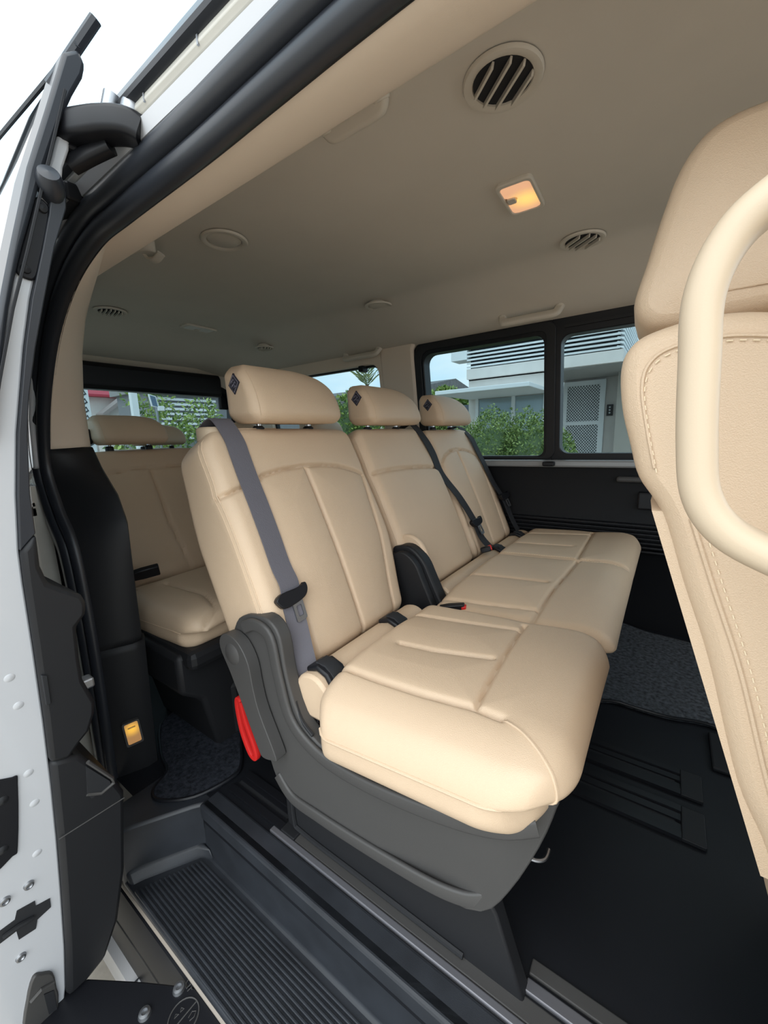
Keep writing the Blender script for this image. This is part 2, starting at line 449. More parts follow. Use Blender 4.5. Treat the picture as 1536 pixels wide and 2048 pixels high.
# window_1 : two sashes in a wide black frame
def window_cell(parent, outer, inner, d0, d1, m, name):
    return fix(mesh(name, *ring(outer, inner, d0, d1, wfn), m, parent, True, 35, bevel=0.004))
win1 = struct(empty('window_1', (-0.2, 1.78, 0.68)), 'wide side window with black frame')
o1 = rrect4(-1.035, -0.405, 0.672, 1.228, (0.002, 0.07, 0.05, 0.002)); i1 = rrect4(-0.975, -0.435, 0.700, 1.172, (0.035, 0.045, 0.03, 0.03))
o2 = rrect4(-0.405, 0.75, 0.672, 1.228, (0.02, 0.002, 0.002, 0.02)); i2 = rrect4(-0.372, 0.60, 0.710, 1.160, (0.03, 0.035, 0.035, 0.03))
window_cell(win1, o1, i1, -0.012, 0.05, BLACKS, 'window_frame'); window_cell(win1, o2, i2, -0.012, 0.05, BLACKS, 'window_frame')
window_cell(win1, rrect4(-1.02, -0.39, 0.69, 1.215, (0.03, 0.06, 0.04, 0.03)), rrect4(-0.985, -0.425, 0.695, 1.186, (0.03, 0.045, 0.03, 0.03)), -0.02, 0.0, BLACKP, 'frame_lip')
mesh('mullion', *join([box(-0.428, -0.38, 1.735, 1.80, 0.66, 0.68), ]), BLACKS, win1, False, bevel=0.006)
for (a, b) in ((-1.0, -0.41), (-0.40, 0.64)):
    mesh('pane', *prism([(a, 0.69), (b, 0.69), (b, 1.19), (a, 1.19)], 0.028, 0.032, wfn), GLASS, win1, False)
# slider rail over the front sash
mesh('slider_rail', *prism([(-0.36, 1.182), (0.7, 1.188), (0.7, 1.198), (-0.36, 1.192)], -0.02, 0.0, wfn), BLACKP, win1, False)

# pillars and trims on the far side
def patch(name, quads_grid, m, parent=None, th=0.02, smooth=True):
    G = np.array(quads_grid, float); a, b, _ = G.shape
    V = G.reshape(-1, 3); F = [(i * b + j, i * b + j + 1, (i + 1) * b + j + 1, (i + 1) * b + j) for i in range(a - 1) for j in range(b - 1)]
    o = mesh(name, V, F, m, parent, smooth, 60)
    s = o.modifiers.new('solid', 'SOLIDIFY'); s.thickness = th; s.offset = 0
    return o
t4 = fix(mesh('trim_4', *prism([(-1.21, 0.66), (-1.02, 0.66), (-1.02, 1.20), (-0.99, 1.255), (-1.21, 1.255), (-1.21, 1.10)], -0.03, 0.03, wfn), PILLARB, None, True, 30, 0.012)); struct(t4, 'beige pillar trim between the far windows')
# quarter window (far, rear)
win2 = struct(empty('window_2', (-1.6, 1.78, 0.68)), 'rear quarter side window')
o3 = rrect4(-2.42, -1.185, 0.66, 1.235, (0.01, 0.02, 0.02, 0.01)); i3 = rrect4(-2.10, -1.225, 0.71, 1.165, (0.05, 0.10, 0.04, 0.03))
window_cell(win2, o3, i3, -0.028, 0.03, PILLARB, 'window_surround')
window_cell(win2, rrect4(-2.12, -1.21, 0.70, 1.178, (0.05, 0.1, 0.04, 0.03)), rrect4(-2.09, -1.235, 0.72, 1.157, (0.05, 0.10, 0.04, 0.03)), 0.0, 0.03, BLACKS, 'window_seal')
mesh('pane', *prism([(-2.12, 0.70), (-1.2, 0.70), (-1.2, 1.17), (-2.12, 1.17)], 0.02, 0.024, wfn), GLASS, win2, False)
mesh('aerial_clip', *box(-1.345, -1.315, 1.70, 1.75, 1.135, 1.165), BLACKS, win2, False, bevel=0.006)

# tailgate with window
bfn = lambda p, d: (-2.50 + 0.10 * max(0, p[1] - 0.7) + d, p[0], p[1])
wall_back = struct(empty('wall_back', (-2.5, 1.08, 0.0)), 'inside of the tailgate')
lower = mesh('tailgate_panel', *box(-2.56, -2.49, 0.30, 1.86, 0.0, 0.72), BLACKP, wall_back, False, bevel=0.01)
win3 = struct(empty('window_3', (-2.5, 1.08, 0.75)), 'tailgate window')
fix(mesh('window_surround', *ring(rrect4(0.30, 1.86, 0.70, 1.26, (0.02, 0.02, 0.01, 0.01)), rrect4(0.42, 1.705, 0.735, 1.155, (0.12, 0.12, 0.05, 0.05)), -0.02, 0.03, bfn), HEADLIN, win3, True, 35, 0.006))
fix(mesh('window_seal', *ring(rrect4(0.41, 1.715, 0.73, 1.16, (0.12, 0.12, 0.05, 0.05)), rrect4(0.44, 1.685, 0.75, 1.145, (0.11, 0.11, 0.05, 0.05)), -0.015, 0.036, bfn), BLACKS, win3, True, 35))
mesh('pane', *prism([(0.41, 0.73), (1.71, 0.73), (1.71, 1.165), (0.41, 1.165)], -0.012, -0.008, bfn), GLASS, win3, False)
mesh('blind_box', *prism([(1.09, -2.46), (1.225, -2.46), (1.225, -2.40), (1.20, -2.385), (1.11, -2.385), (1.09, -2.40)], 0.42, 1.60, lambda p, d: (p[1], d, p[0])), BLACKS, win3, False, bevel=0.008)
mesh('wiper_housing', *box(-2.49, -2.46, 1.625, 1.69, 1.02, 1.13), BLACKS, win3, False, bevel=0.01)
hd = mesh('trim_5', *prism([(1.215, -2.46), (1.29, -2.46), (1.30, -2.25), (1.275, -2.30), (1.245, -2.40), (1.22, -2.42)], 0.36, 1.78, lambda p, d: (p[1], d, p[0])), PILLARB, None, True, 50); fix(hd); struct(hd, 'beige header trim over the tailgate window')

# --- near side : roof rail trim, pillar trims, body
rail_x = np.linspace(0.9, -1.32, 60)
prof = [(0.304, 1.124), (0.314, 1.119), (0.328, 1.119), (0.345, 1.1225), (0.364, 1.1285), (0.382, 1.1365), (0.392, 1.1435), (0.397, 1.153), (0.399, 1.17), (0.405, 1.22), (0.43, 1.30), (0.50, 1.345), (0.60, 1.358)]
G = [[(x, y, z - (0.0)) for y, z in prof] for x in rail_x]
# the rail rounds down into the pillar at its rear end
for i, x in enumerate(rail_x):
    k = float(sst((-1.15 - x) / 0.17)); G[i] = [(x, y, z) for (_, y, z) in G[i]]
rail = patch('trim_1', G, PILLARB, None, 0.012); struct(rail, 'beige roof rail trim over the sliding door opening')

AP = [(0.9, 1.118), (0.7, 1.118), (0.5, 1.118), (0.3, 1.118), (0.1, 1.118), (-0.06, 1.117), (-0.206, 1.116), (-0.327, 1.112), (-0.445, 1.108), (-0.627, 1.106), (-0.728, 1.102), (-0.842, 1.072), (-0.942, 1.015), (-1.026, 0.935), (-1.085, 0.851), (-1.118, 0.76), (-1.085, 0.667), (-1.035, 0.584), (-1.024, 0.41), (-1.035, 0.214), (-1.05, 0.05), (-1.06, -0.14)]
ap = smooth_poly([(x, 0.30, z) for x, z in AP], 8, False)
# C pillar : beige upper, black lower; front faces run inward from the seal
def pillar_rows(z0, z1, n, inner):
    rows = []
    zs = np.linspace(z0, z1, n); A = np.array([(p[0], p[2]) for p in ap]); 
    A = A[A[:, 0] < -0.70]
    order = np.argsort(A[:, 1])
    for z in zs:
        xo = np.interp(z, A[order, 1], A[order, 0]); yi, xi = inner(z)
        rows.append([(xo - 0.01, 0.296, z), (xo + 0.004, 0.308, z), (xo * 0.6 + xi * 0.4 + 0.006, 0.308 * 0.6 + yi * 0.4, z), (xo * 0.25 + xi * 0.75 + 0.008, 0.308 * 0.25 + yi * 0.75, z), (xi, yi, z), (xi - 0.03, yi + 0.012, z), (xi - 0.30, yi + 0.016, z)])
    return rows
def inner_up(z):
    t = np.interp(z, [0.80, 0.92, 1.02, 1.10, 1.17], [-1.13, -1.135, -1.13, -1.12, -1.10]); y = np.interp(z, [0.80, 0.92, 1.02, 1.10, 1.17], [0.386, 0.390, 0.400, 0.415, 0.435]); return y, t
def inner_lo(z):
    return np.interp(z, [-0.05, 0.05, 0.35, 0.52, 0.69, 0.75, 0.81], [0.38, 0.38, 0.382, 0.382, 0.384, 0.386, 0.390]), np.interp(z, [-0.05, 0.05, 0.35, 0.52, 0.63, 0.69, 0.75, 0.81], [-1.03, -1.025, -1.00, -0.99, -0.985, -1.015, -1.085, -1.14])
t2 = patch('trim_2', pillar_rows(0.795, 1.165, 28, inner_up), PILLARB, None, 0.006); struct(t2, 'beige upper pillar trim behind the sliding door opening')
t3 = patch('trim_3', pillar_rows(0.345, 0.80, 30, inner_lo), BLACKP, None, 0.008); struct(t3, 'black pillar trim below the beige pillar')
t6 = patch('trim_6', pillar_rows(-0.02, 0.345, 20, lambda z: (inner_lo(z)[0] + 0.004, inner_lo(z)[1] + 0.004)), BLACKP, None, 0.008); struct(t6, 'black lower pillar trim with the courtesy lamp')
# door aperture seal
seal = struct(empty('trim_7', (-0.4, 0.29, 1.1)), 'black rubber door seal around the opening')
mesh('seal_bulb', *sweep(ap, [(0.013 * math.cos(a) * 1.0 - 0.006, 0.014 * math.sin(a)) for a in np.linspace(0, 2 * math.pi, 12)[:-1]], up=(0, 1, 0)), RUBBER, seal)
ap_out = [np.array(p) for p in smooth_poly([(x, 0.284, z) for x, z in AP], 8, False)]
def offset_path(path, off, dy):
    P, T, U, S = frames(path, (0, 1, 0)); return [P[i] + S[i] * off + np.array([0, dy, 0]) for i in range(len(P))]
sgn = 1.0 if frames(ap, (0, 1, 0))[3][0][2] > 0 else -1.0
mesh('seal_lip', *sweep(offset_path(ap, sgn * 0.028, -0.010), circ(0.013, 12), up=(0, 1, 0)), RUBBER, seal)
mesh('seal_carrier', *sweep(offset_path(ap, sgn * 0.018, 0.006), rrect(0.046, 0.010, 0.003, 2), up=(0, 1, 0)), BLACKS, seal)
# body flange and roof side outside the seal (white)
body = struct(empty('wall_right', (-0.4, 0.28, 0.0)), 'white painted body side around the sliding door')
mesh('body_flange', *sweep(offset_path(ap, sgn * 0.052, -0.012), rrect(0.030, 0.010, 0.003, 2), up=(0, 1, 0)), WHITE, body)
def strip(name, pts, x0, x1, m, parent, th=0.01, bevel=0.0):
    poly = pts
    return fix(mesh(name, *prism(poly, x0, x1, lambda p, d: (d, p[0], p[1])), m, parent, True, 30, bevel))
strip('roof_gutter', [(0.288, 1.146), (0.281, 1.146), (0.276, 1.160), (0.284, 1.168), (0.30, 1.17)], -1.75, 1.0, WHITE, body)
rr = strip('roller_rail', [(0.30, 1.164), (0.278, 1.163), (0.2735, 1.169), (0.2755, 1.1765), (0.30, 1.18)], -1.2, 1.0, CREAM, body, bevel=0.0015)
for k in range(9):
    x = -0.60 + 0.105 * k
    mesh('rail_joint', *box(x - 0.0012, x + 0.0012, 0.2734, 0.28, 1.1665, 1.1745), STEEL, rr, False)
strip('roof_side', [(0.30, 1.174), (0.276, 1.174), (0.268, 1.178), (0.2665, 1.182), (0.272, 1.195), (0.29, 1.221), (0.34, 1.293), (0.425, 1.405), (0.45, 1.405), (0.34, 1.25)], -2.5, 1.0, RUBBER, body)
# rear outer quarter panel with centre track
qp = strip('quarter_panel', [(0.282, -0.30), (0.262, -0.05), (0.262, 0.60), (0.268, 0.72), (0.30, 0.72), (0.29, 0.6), (0.29, -0.3)], -2.55, -1.14, CREAM, body)
mesh('quarter_glass', *box(-2.5, -1.14, 0.280, 0.284, 0.72, 1.15), GLASS, body, False)
mesh('quarter_header', *box(-2.55, -1.14, 0.275, 0.42, 1.13, 1.235), WHITE, body, False)
mesh('centre_track', *box(-2.5, -1.14, 0.245, 0.27, 0.655, 0.672), BLACKS, body, False)
mesh('centre_track_lip', *box(-2.5, -1.14, 0.240, 0.27, 0.676, 0.684), STEEL, body, False)
mesh('inner_side', *box(-2.55, -1.16, 0.33, 0.345, 0.0, 0.72), BLACKP, body, False)
# upper rear jamb
fix(mesh('jamb_panel', *prism([(-0.70, 1.145), (-0.80, 1.13), (-0.92, 1.07), (-1.02, 0.98), (-1.10, 0.86), (-1.13, 0.76), (-1.30, 0.70), (-1.30, 1.19), (-0.70, 1.19)], 0.278, 0.296, lambda p, d: (p[0], d, p[1])), WHITE, body, True, 30, 0.004))

# --- B pillar trim ahead of the opening, unseen front wall and door panel added to limit daylight
t8 = mesh('trim_8', *box(0.135, 0.24, 0.26, 0.345, -0.05, 1.12), PILLARB, None, False, bevel=0.02); struct(t8, 'beige pillar trim ahead of the opening')
dash_blocker = mesh('wall_front', *box(1.08, 1.12, 0.30, 1.84, 0.0, 0.62), BLACKP, None, False); struct(dash_blocker, 'unseen black wall at dash height, added to limit daylight')
front_blocker = mesh('wall_right_front', *box(0.20, 1.1, 0.26, 0.30, -0.15, 0.62), BLACKP, body, False)  # unseen panel in the front door's place, added to limit daylight

# --- side step well
step = empty('side_step', (-0.3, 0.30, -0.12)); tag(step, 'black ribbed plastic step well below the sliding door sill', 'step')
mesh('step_tread', *box(-0.90, 0.19, 0.236, 0.372, -0.14, -0.122), STEPM, step, False, bevel=0.004)
fix(mesh('riser', *prism([(0.355, -0.128), (0.372, -0.118), (0.376, -0.02), (0.370, 0.0), (0.374, 0.006), (0.392, 0.006), (0.392, -0.13)], -0.80, 0.19, lambda p, d: (d, p[0], p[1])), STEPM, step, True, 50, 0.004))
fix(mesh('end_wall', *prism([(-0.775, 0.40), (-0.80, 0.375), (-0.812, 0.36), (-0.875, 0.262), (-0.885, 0.235), (-0.96, 0.235), (-0.96, 0.40)], -0.13, 0.003, lambda p, d: (p[0] + 0.03 * (d < -0.1) * 0, p[1], d)), STEPM, step, True, 50, 0.006))
fix(mesh('end_cove', *prism([(-0.772, 0.372), (-0.805, 0.357), (-0.865, 0.262), (-0.875, 0.24), (-0.90, 0.24), (-0.90, 0.372)], -0.13, -0.098, lambda p, d: (p[0] + (0.012 if d < -0.11 else -0.006), p[1], d)), STEPM, step, True, 50, 0.006))
for k in range(15):
    y = 0.2385 + 0.0079 * k
    xe = -0.865 + (y - 0.24) * 0.52
    o = mesh('rib', *box(xe + 0.02, 0.19, y, y + 0.0042, -0.124, -0.1165), STEPM, step, False, bevel=0.0012)
# outer sill below the step
sill = struct(empty('trim_9', (-0.5, 0.24, -0.2)), 'sill below the step')
strip('sill_cap', [(0.25, -0.140), (0.238, -0.141), (0.234, -0.148), (0.236, -0.154), (0.25, -0.154)], -0.98, 0.19, mat('sill_beige', (0.30, 0.26, 0.22), 0.5), sill, bevel=0.002)
strip('sill_seal', [(0.246, -0.152), (0.232, -0.158), (0.216, -0.20), (0.206, -0.262), (0.250, -0.27)], -1.15, 0.19, BLACKS, sill)
mesh('sill_seal_bead', *tube([(-1.1, 0.2145, -0.212), (-0.5, 0.2145, -0.212), (0.19, 0.2145, -0.212)], 0.0022, 8), GREYP, sill)
strip('sill_paint', [(0.236, -0.262), (0.208, -0.262), (0.192, -0.275), (0.186, -0.31), (0.20, -0.35), (0.25, -0.35)], -1.6, 0.19, WHITE, sill)
mesh('sill_joint', *box(-0.80, -0.798, 0.190, 0.209, -0.29, -0.2615), RUBBER, sill, False)

# --- outside ground
ground = struct(mesh('ground', *box(-40, 30, -30, 40, -0.56, -0.5), CONC, None, False), 'brown grey concrete ground')

# ================================================================== SEATS
BX, BZ = -0.54, 0.36
DD = np.array([-0.407, 0, 0.913]); NN = np.array([0.913, 0, 0.407]); YY = np.array([0, 1.0, 0])
def back_pad(dx, y0, y1, h0, h1, T, R, seams, dz=0.0, puff=0.006, r=0.028, depth=0.0085, width=0.0042, bulge=0.012, edge_drop=0.012):
    """pad whose +c face lies in the backrest plane; seams given as (y, v)"""
    yc = (y0 + y1) / 2; hc = (h0 + h1) / 2; O = np.array([BX + dx, yc, BZ + dz]) + DD * hc - NN * T / 2
    H = h1 - h0; W = y1 - y0
    def deform(Q):
        Q = Q.copy(); u = np.abs(Q[:, 0]) / (W / 2); w = sst((Q[:, 2] / (T / 2) - 0.0) / 0.7)
        Q[:, 2] += w * (bulge * (1 - np.clip(Q[:, 1] / (H / 2), -1, 1) ** 2) - edge_drop * u ** 4)
        wb = sst((-Q[:, 2] / (T / 2)) / 0.8); Q[:, 2] += wb * 0.25 * T * sst((Q[:, 1] / (H / 2) - 0.1) / 0.9)
        return Q
    S = [[(y - yc, v - hc) for y, v in pl] for pl in seams]
    return Pad(W, H, T, r, R, S, depth, width, puff, 0.03, deform, lambda Q: O + Q[:, :1] * YY + Q[:, 1:2] * DD + Q[:, 2:3] * NN), yc, hc

def seam_stitch(pad, pts, parent, r=0.0016, st=False, n=10):
    L = pad.line(pts, n)
    o = mesh('piping', *tube(L, r, 6), LEATHER, parent)
    return o

def headrest(parent, x, y0, y1, z0, z1, d0=0.115, d1=0.062, lean=0.0, tagd=True, res=0.006, m=None, posts=True):
    """wedge headrest: deep at the bottom, slimmer at the top; x = rear face"""
    W = y1 - y0; H = z1 - z0; T = d0; yc = (y0 + y1) / 2; zc = (z0 + z1) / 2
    def deform(Q):
        Q = Q.copy(); t = np.clip((Q[:, 1] + H / 2) / H, 0, 1)
        fr = (Q[:, 2] + T / 2) / T
        dep = d0 + (d1 - d0) * t ** 1.3 + 0.012 * np.sin(math.pi * t)
        u = np.clip(np.abs(Q[:, 0]) / (W / 2), 0, 1)
        far = np.clip(Q[:, 0] / (W / 2), 0, 1)
        Q[:, 2] = fr * dep * (1 - 0.10 * u ** 3) + lean * t
        Q[:, 1] -= 0.020 * H / 0.13 * np.clip(far, 0, 1) ** 2 * np.clip(t, 0, 1)
        return Q
    p = Pad(W, H, T, 0.026, (0.045, 0.026, 0.022, 0.026), [], 0.003, 0.003, 0, 0.03, deform,
            lambda Q: np.stack([x + Q[:, 2], yc + Q[:, 0], zc + Q[:, 1]], 1))
    h = p.build('headrest', m or LEATHER, parent, res, res)
    # seam on the near cheek
    L = p.full(np.array([(-W / 2 + 0.012, b, T / 2) for b in np.linspace(-H / 2 + 0.01, H / 2 - 0.012, 20)]))
    mesh('cheek_seam', *tube(L, 0.0010, 5), m or LEATHER, h)
    if tagd:
        c = np.array([x + 0.046, y0 - 0.0005, z0 + H * 0.66]); e = 0.0185
        def tg(k, off): return [c + np.array([q[0] * k, off, q[1] * k]) for q in ((0.0, e * 1.15), (e, 0.1 * e), (0.0, -e * 1.15), (-e, -0.1 * e))]
        q = tg(1, 0.006) + tg(1, -0.0016)
        tgo = mesh('brand_tag', np.array(q), [(0, 1, 2, 3), (7, 6, 5, 4), (0, 4, 5, 1), (1, 5, 6, 2), (2, 6, 7, 3), (3, 7, 4, 0)], TAGM, h, False)
        parts = []
        ring_ = tg(0.80, -0.0020); parts.append(tube(ring_ + [ring_[0]], 0.0006, 5))
        for k, (u, w_) in enumerate(((-0.35, 0.2), (-0.1, 0.38), (0.16, 0.10), (-0.08, -0.12), (0.2, -0.30), (-0.28, -0.22))):
            a = c + np.array([u * e, -0.0020, w_ * e]); parts.append(tube([a + np.array([-0.0022, 0, -0.002]), a + np.array([0.001, 0, 0.0022]), a + np.array([0.0026, 0, -0.0006])], 0.0006, 5))
        mesh('tag_lettering', *join(parts), TAGL, tgo)
    if posts:
        for s in (-0.28, 0.28):
            yb = yc + s * W
            mesh('headrest_post', *tube([(x + 0.03, yb, z0 - 0.05), (x + 0.035, yb, z0 + 0.0), (x + 0.035, yb, z0 + 0.03)], 0.006, 10), CHROME, h)
            mesh('post_sleeve', *lathe([(0.0, -0.022), (0.013, -0.022), (0.013, -0.008), (0.009, -0.004), (0.0, -0.004)], (x + 0.033, yb, z0), (0, 0, 1), 14), BLACKP, h)
    return h

def cushion_pad(x0, x1, y0, y1, dz, R, seams, T=0.105, puff=0.006, near_drop=0.0, front_drop=0.02, tilt=0.12, depth=0.0085, crown=0.008):
    xc = (x0 + x1) / 2; yc = (y0 + y1) / 2; L = x1 - x0; W = y1 - y0
    # a = along y, b = along x (forward), c = up
    def deform(Q):
        Q = Q.copy(); w = sst((Q[:, 2] / (T / 2) + 0.2) / 0.9); u = Q[:, 0] / (W / 2); v = Q[:, 1] / (L / 2)
        Q[:, 2] += w * (crown * (1 - u ** 2) - front_drop * np.clip((v - 0.62) / 0.38, 0, 1) ** 2 - near_drop * np.clip((-u - 0.5) / 0.5, 0, 1) ** 2.0 * (1 - 0.35 * (v + 1) / 2))
        Q[:, 1] -= (1 - w) * 0.030 * sst((v + 0.2) / 1.1)
        Q[:, 2] += tilt * Q[:, 1] * (0.55 + 0.45 * (1 - w)) 
        return Q
    S = [[(y - yc, x - xc) for x, y in pl] for pl in seams]
    zc = 0.405 + dz - T / 2
    # (a, b, c) -> (y, x, z); handedness flips, so mirror a
    return Pad(W, L, T, 0.030, R, S, depth, 0.0042, puff, 0.035, deform, lambda Q: np.stack([xc + Q[:, 1], yc + Q[:, 0], zc + Q[:, 2]], 1)), xc, yc

def flip(o):
    o.data.flip_normals(); return o

def hinge_arm(name, parent, pts, y0, y1, m, bevel=0.012, n=4):
    P = smooth_poly(pts, n)
    return fix(mesh(name, *prism([tuple(p) for p in P], y0, y1, lambda p, d: (p[0], d, p[1])), m, parent, True, 35, bevel, 3))

def iso_slot(parent, x, y, z, w=0.046):
    s = mesh('anchor_slot', *sweep([(x - 0.020, y, z + 0.016), (x + 0.004, y, z + 0.026), (x + 0.026, y, z + 0.018), (x + 0.040, y, z - 0.002), (x + 0.046, y, z - 0.02)], rrect(w, 0.012, 0.004, 2), up=None), BLACKS, parent, True, 50, 0.002)
    mesh('slot_recess', *sweep([(x - 0.004, y, z + 0.031), (x + 0.018, y, z + 0.030), (x + 0.036, y, z + 0.016), (x + 0.044, y, z - 0.004)], rrect(w * 0.62, 0.004, 0.001, 2), up=None), DARKHOLE, s, True, 50)
    return s

def tongue(parent, P, T, W, m=BLACKS):
    P = np.array(P, float); T = np.array(T, float) / np.linalg.norm(T); W = np.array(W, float) / np.linalg.norm(W); Nn = np.cross(T, W)
    fn = lambda p, d: P + W * p[0] + T * p[1] + Nn * d
    poly = smooth_poly([(-0.034, 0.004), (-0.036, 0.014), (-0.02, 0.020), (0.02, 0.016), (0.034, 0.020), (0.036, 0.006), (0.026, -0.006), (0.0, -0.010), (-0.024, -0.008)], 4)
    t = fix(mesh('belt_tongue', *prism([tuple(p) for p in poly], -0.007, 0.007, fn), m, parent, True, 40, 0.003))
    q = ring(rrect(0.024, 0.04, 0.004, 3), rrect(0.012, 0.022, 0.003, 3), -0.0015, 0.0015, lambda p, d: fn((p[0] + 0.008, p[1] - 0.026), d))
    fix(mesh('tongue_plate', *q, STEEL, t, True, 35))
    return t

def buckle(parent, P, T, W, red=True, L=0.06):
    P = np.array(P, float); T = np.array(T, float) / np.linalg.norm(T); W = np.array(W, float); W -= T * (W @ T); W /= np.linalg.norm(W); Nn = np.cross(T, W)
    b = fix(mesh('belt_buckle', *prism([(-0.014, 0), (0.014, 0), (0.017, L * 0.4), (0.017, L), (-0.017, L), (-0.017, L * 0.4)], -0.009, 0.009, lambda p, d: P + W * p[0] + T * p[1] + Nn * d), BLACKS, parent, True, 35, 0.003))
    if red:
        fix(mesh('release_button', *prism([(-0.012, L - 0.008), (0.012, L - 0.008), (0.012, L + 0.004), (-0.012, L + 0.004)], -0.007, 0.0095, lambda p, d: P + W * p[0] + T * p[1] + Nn * d), RED, b, True, 35, 0.002))
    return b

def fronts(P): return P

# ------------------------------------------------------------------ seat A (near single seat, second row)
A = empty('car_seat', (-0.30, 0.64, 0.0))
tag(A, 'beige leather single seat with charcoal side cover and red strap, beside the door sill', 'car seat')
# backrest
sA = [[(0.425, 0.372), (0.46, 0.376), (0.512, 0.388), (0.545, 0.402), (0.60, 0.411), (0.669, 0.414), (0.73, 0.411), (0.79, 0.402), (0.845, 0.385), (0.872, 0.372)],
      [(0.669, 0.414), (0.668, 0.30), (0.669, 0.19), (0.668, 0.06), (0.667, -0.02)],
      [(0.522, 0.392), (0.523, 0.25), (0.522, 0.10), (0.521, -0.02)],
      [(0.868, 0.372), (0.853, 0.28), (0.842, 0.19), (0.832, 0.10), (0.826, -0.02)]]
padA, yc, hc = back_pad(0, 0.437, 0.898, -0.005, 0.520, 0.155, (0.05, 0.06, 0.03, 0.04), sA, puff=0.007, bulge=0.012)
def bottom_taper(pad, y_lo):
    base = pad.deform
    def d(Q):
        Q = base(Q); t = sst((-Q[:, 1] / (pad.H / 2) - 0.1) / 0.9)
        Q[:, 0] -= np.where(Q[:, 0] > 0, Q[:, 0] / (pad.W / 2) * y_lo * t, 0); return Q
    pad.deform = d
YCA, HCA = yc, hc
bottom_taper(padA, 0.045)
bA = padA.build('backrest', LEATHER, A, 0.0030)
W2, H2, T2 = padA.W / 2, padA.H / 2, padA.T / 2
near_edge = [(-W2, b, T2 - 0.012) for b in np.linspace(-H2 + 0.12, H2 - 0.02, 20)] + [(-W2 + k, H2, T2 - 0.012) for k in np.linspace(0.03, 0.20, 10)]
mesh('piping', *tube(padA.full(np.array(near_edge)), 0.0017, 6), LEATHER, bA)
near_edge2 = [(-W2, b, T2 - 0.022) for b in np.linspace(-H2 + 0.12, H2 - 0.02, 20)]
mesh('piping', *tube(padA.full(np.array(near_edge2)), 0.0010, 6), LEATHER, bA)
bottom_edge = [(-W2, b, c) for b, c in zip(np.linspace(-H2 + 0.115, -H2 + 0.075, 12), np.linspace(T2 - 0.01, -T2 + 0.02, 12))]
mesh('piping', *tube(padA.full(np.array(bottom_edge)), 0.0016, 6), LEATHER, bA)
far_edge = [(W2, b, T2 - 0.010) for b in np.linspace(-H2 + 0.03, H2 - 0.03, 24)]
mesh('piping', *tube(padA.full(np.array(far_edge)), 0.0014, 6), LEATHER, bA)
# belt guide on the shoulder
gA = fix(mesh('belt_guide', *prism([tuple(p) for p in smooth_poly([(-0.80, 0.466), (-0.765, 0.464), (-0.752, 0.485), (-0.756, 0.525), (-0.79, 0.535), (-0.81, 0.50)], 4)], 0.800, 0.833, lambda p, d: (p[0], p[1], d)), PLBEIGE, bA, True, 35, 0.006))
headrest(A, -0.795, 0.533, 0.808, 0.839, 0.961)
# cushion
sCA = [[(-0.46, 0.487), (-0.36, 0.484), (-0.28, 0.485), (-0.20, 0.490), (-0.16, 0.487)],
       [(-0.20, 0.490), (-0.205, 0.56), (-0.21, 0.64), (-0.215, 0.75), (-0.216, 0.785)],
       [(-0.40, 0.600), (-0.33, 0.604), (-0.26, 0.618), (-0.225, 0.626)],
       [(-0.44, 0.735), (-0.33, 0.745), (-0.216, 0.760)]]
padC, xc, yc = cushion_pad(-0.462, -0.058, 0.402, 0.822, 0.0, (0.055, 0.095, 0.05, 0.03), sCA, T=0.120, near_drop=0.050, front_drop=0.026, tilt=0.10)
cA = flip(padC.build('cushion', LEATHER, A, 0.0030))
W2, H2, T2 = padC.W / 2, padC.H / 2, padC.T / 2
side_pip = [(-W2, b, 0.016) for b in np.linspace(-H2 + 0.01, H2 - 0.025, 30)] + [(-W2 + k, H2, 0.016) for k in np.linspace(0.01, 0.03, 5)]
mesh('piping', *tube(padC.full(np.array(side_pip)), 0.0027, 8), LEATHER, cA)
mesh('piping', *tube(padC.full(np.array([(p[0], p[1], p[2] - 0.009) for p in side_pip])), 0.0009, 6), LEATHER, cA)
st = mesh('stitching', *stitches(padC.full(np.array([(p[0] - 0.0003, p[1], p[2] - 0.006) for p in side_pip[16:]]))), PERF, cA); st['kind'] = 'stuff'
cl_ = padC.full(np.array(smooth_poly([(-0.125, 0.100, T2), (-0.138, 0.130, T2), (-0.156, 0.158, T2), (-0.174, 0.180, T2), (-0.186, H2 - 0.004, T2), (-0.192, H2, T2 - 0.02), (-0.195, H2, 0.016), (-0.196, H2, -0.012)], 5, False)))
mesh('piping', *tube(cl_, 0.0022, 6), LEATHER, cA)
# roll behind the cushion with anchor slots
def roll(parent, y0, y1, dx=0, dz=0):
    n = max(3, int((y1 - y0) / 0.02)); Yp = np.linspace(y0, y1, n)
    pr = [(-0.040, -0.05), (-0.042, -0.005), (-0.030, 0.020), (-0.010, 0.031), (0.014, 0.030), (0.036, 0.014), (0.052, -0.010), (0.060, -0.05)]
    pr = [tuple(p) for p in smooth_poly(pr, 3)]
    v, f = prism(pr, y0, y1, lambda p, d: (-0.497 + dx + p[0], d, 0.352 + dz + p[1]))
    return fix(mesh('rear_roll', v, f, LEATHER, parent, True, 50, 0.006))
rA = roll(A, 0.450, 0.815)
iso_slot(rA, -0.497, 0.486, 0.366); iso_slot(rA, -0.497, 0.712, 0.366)
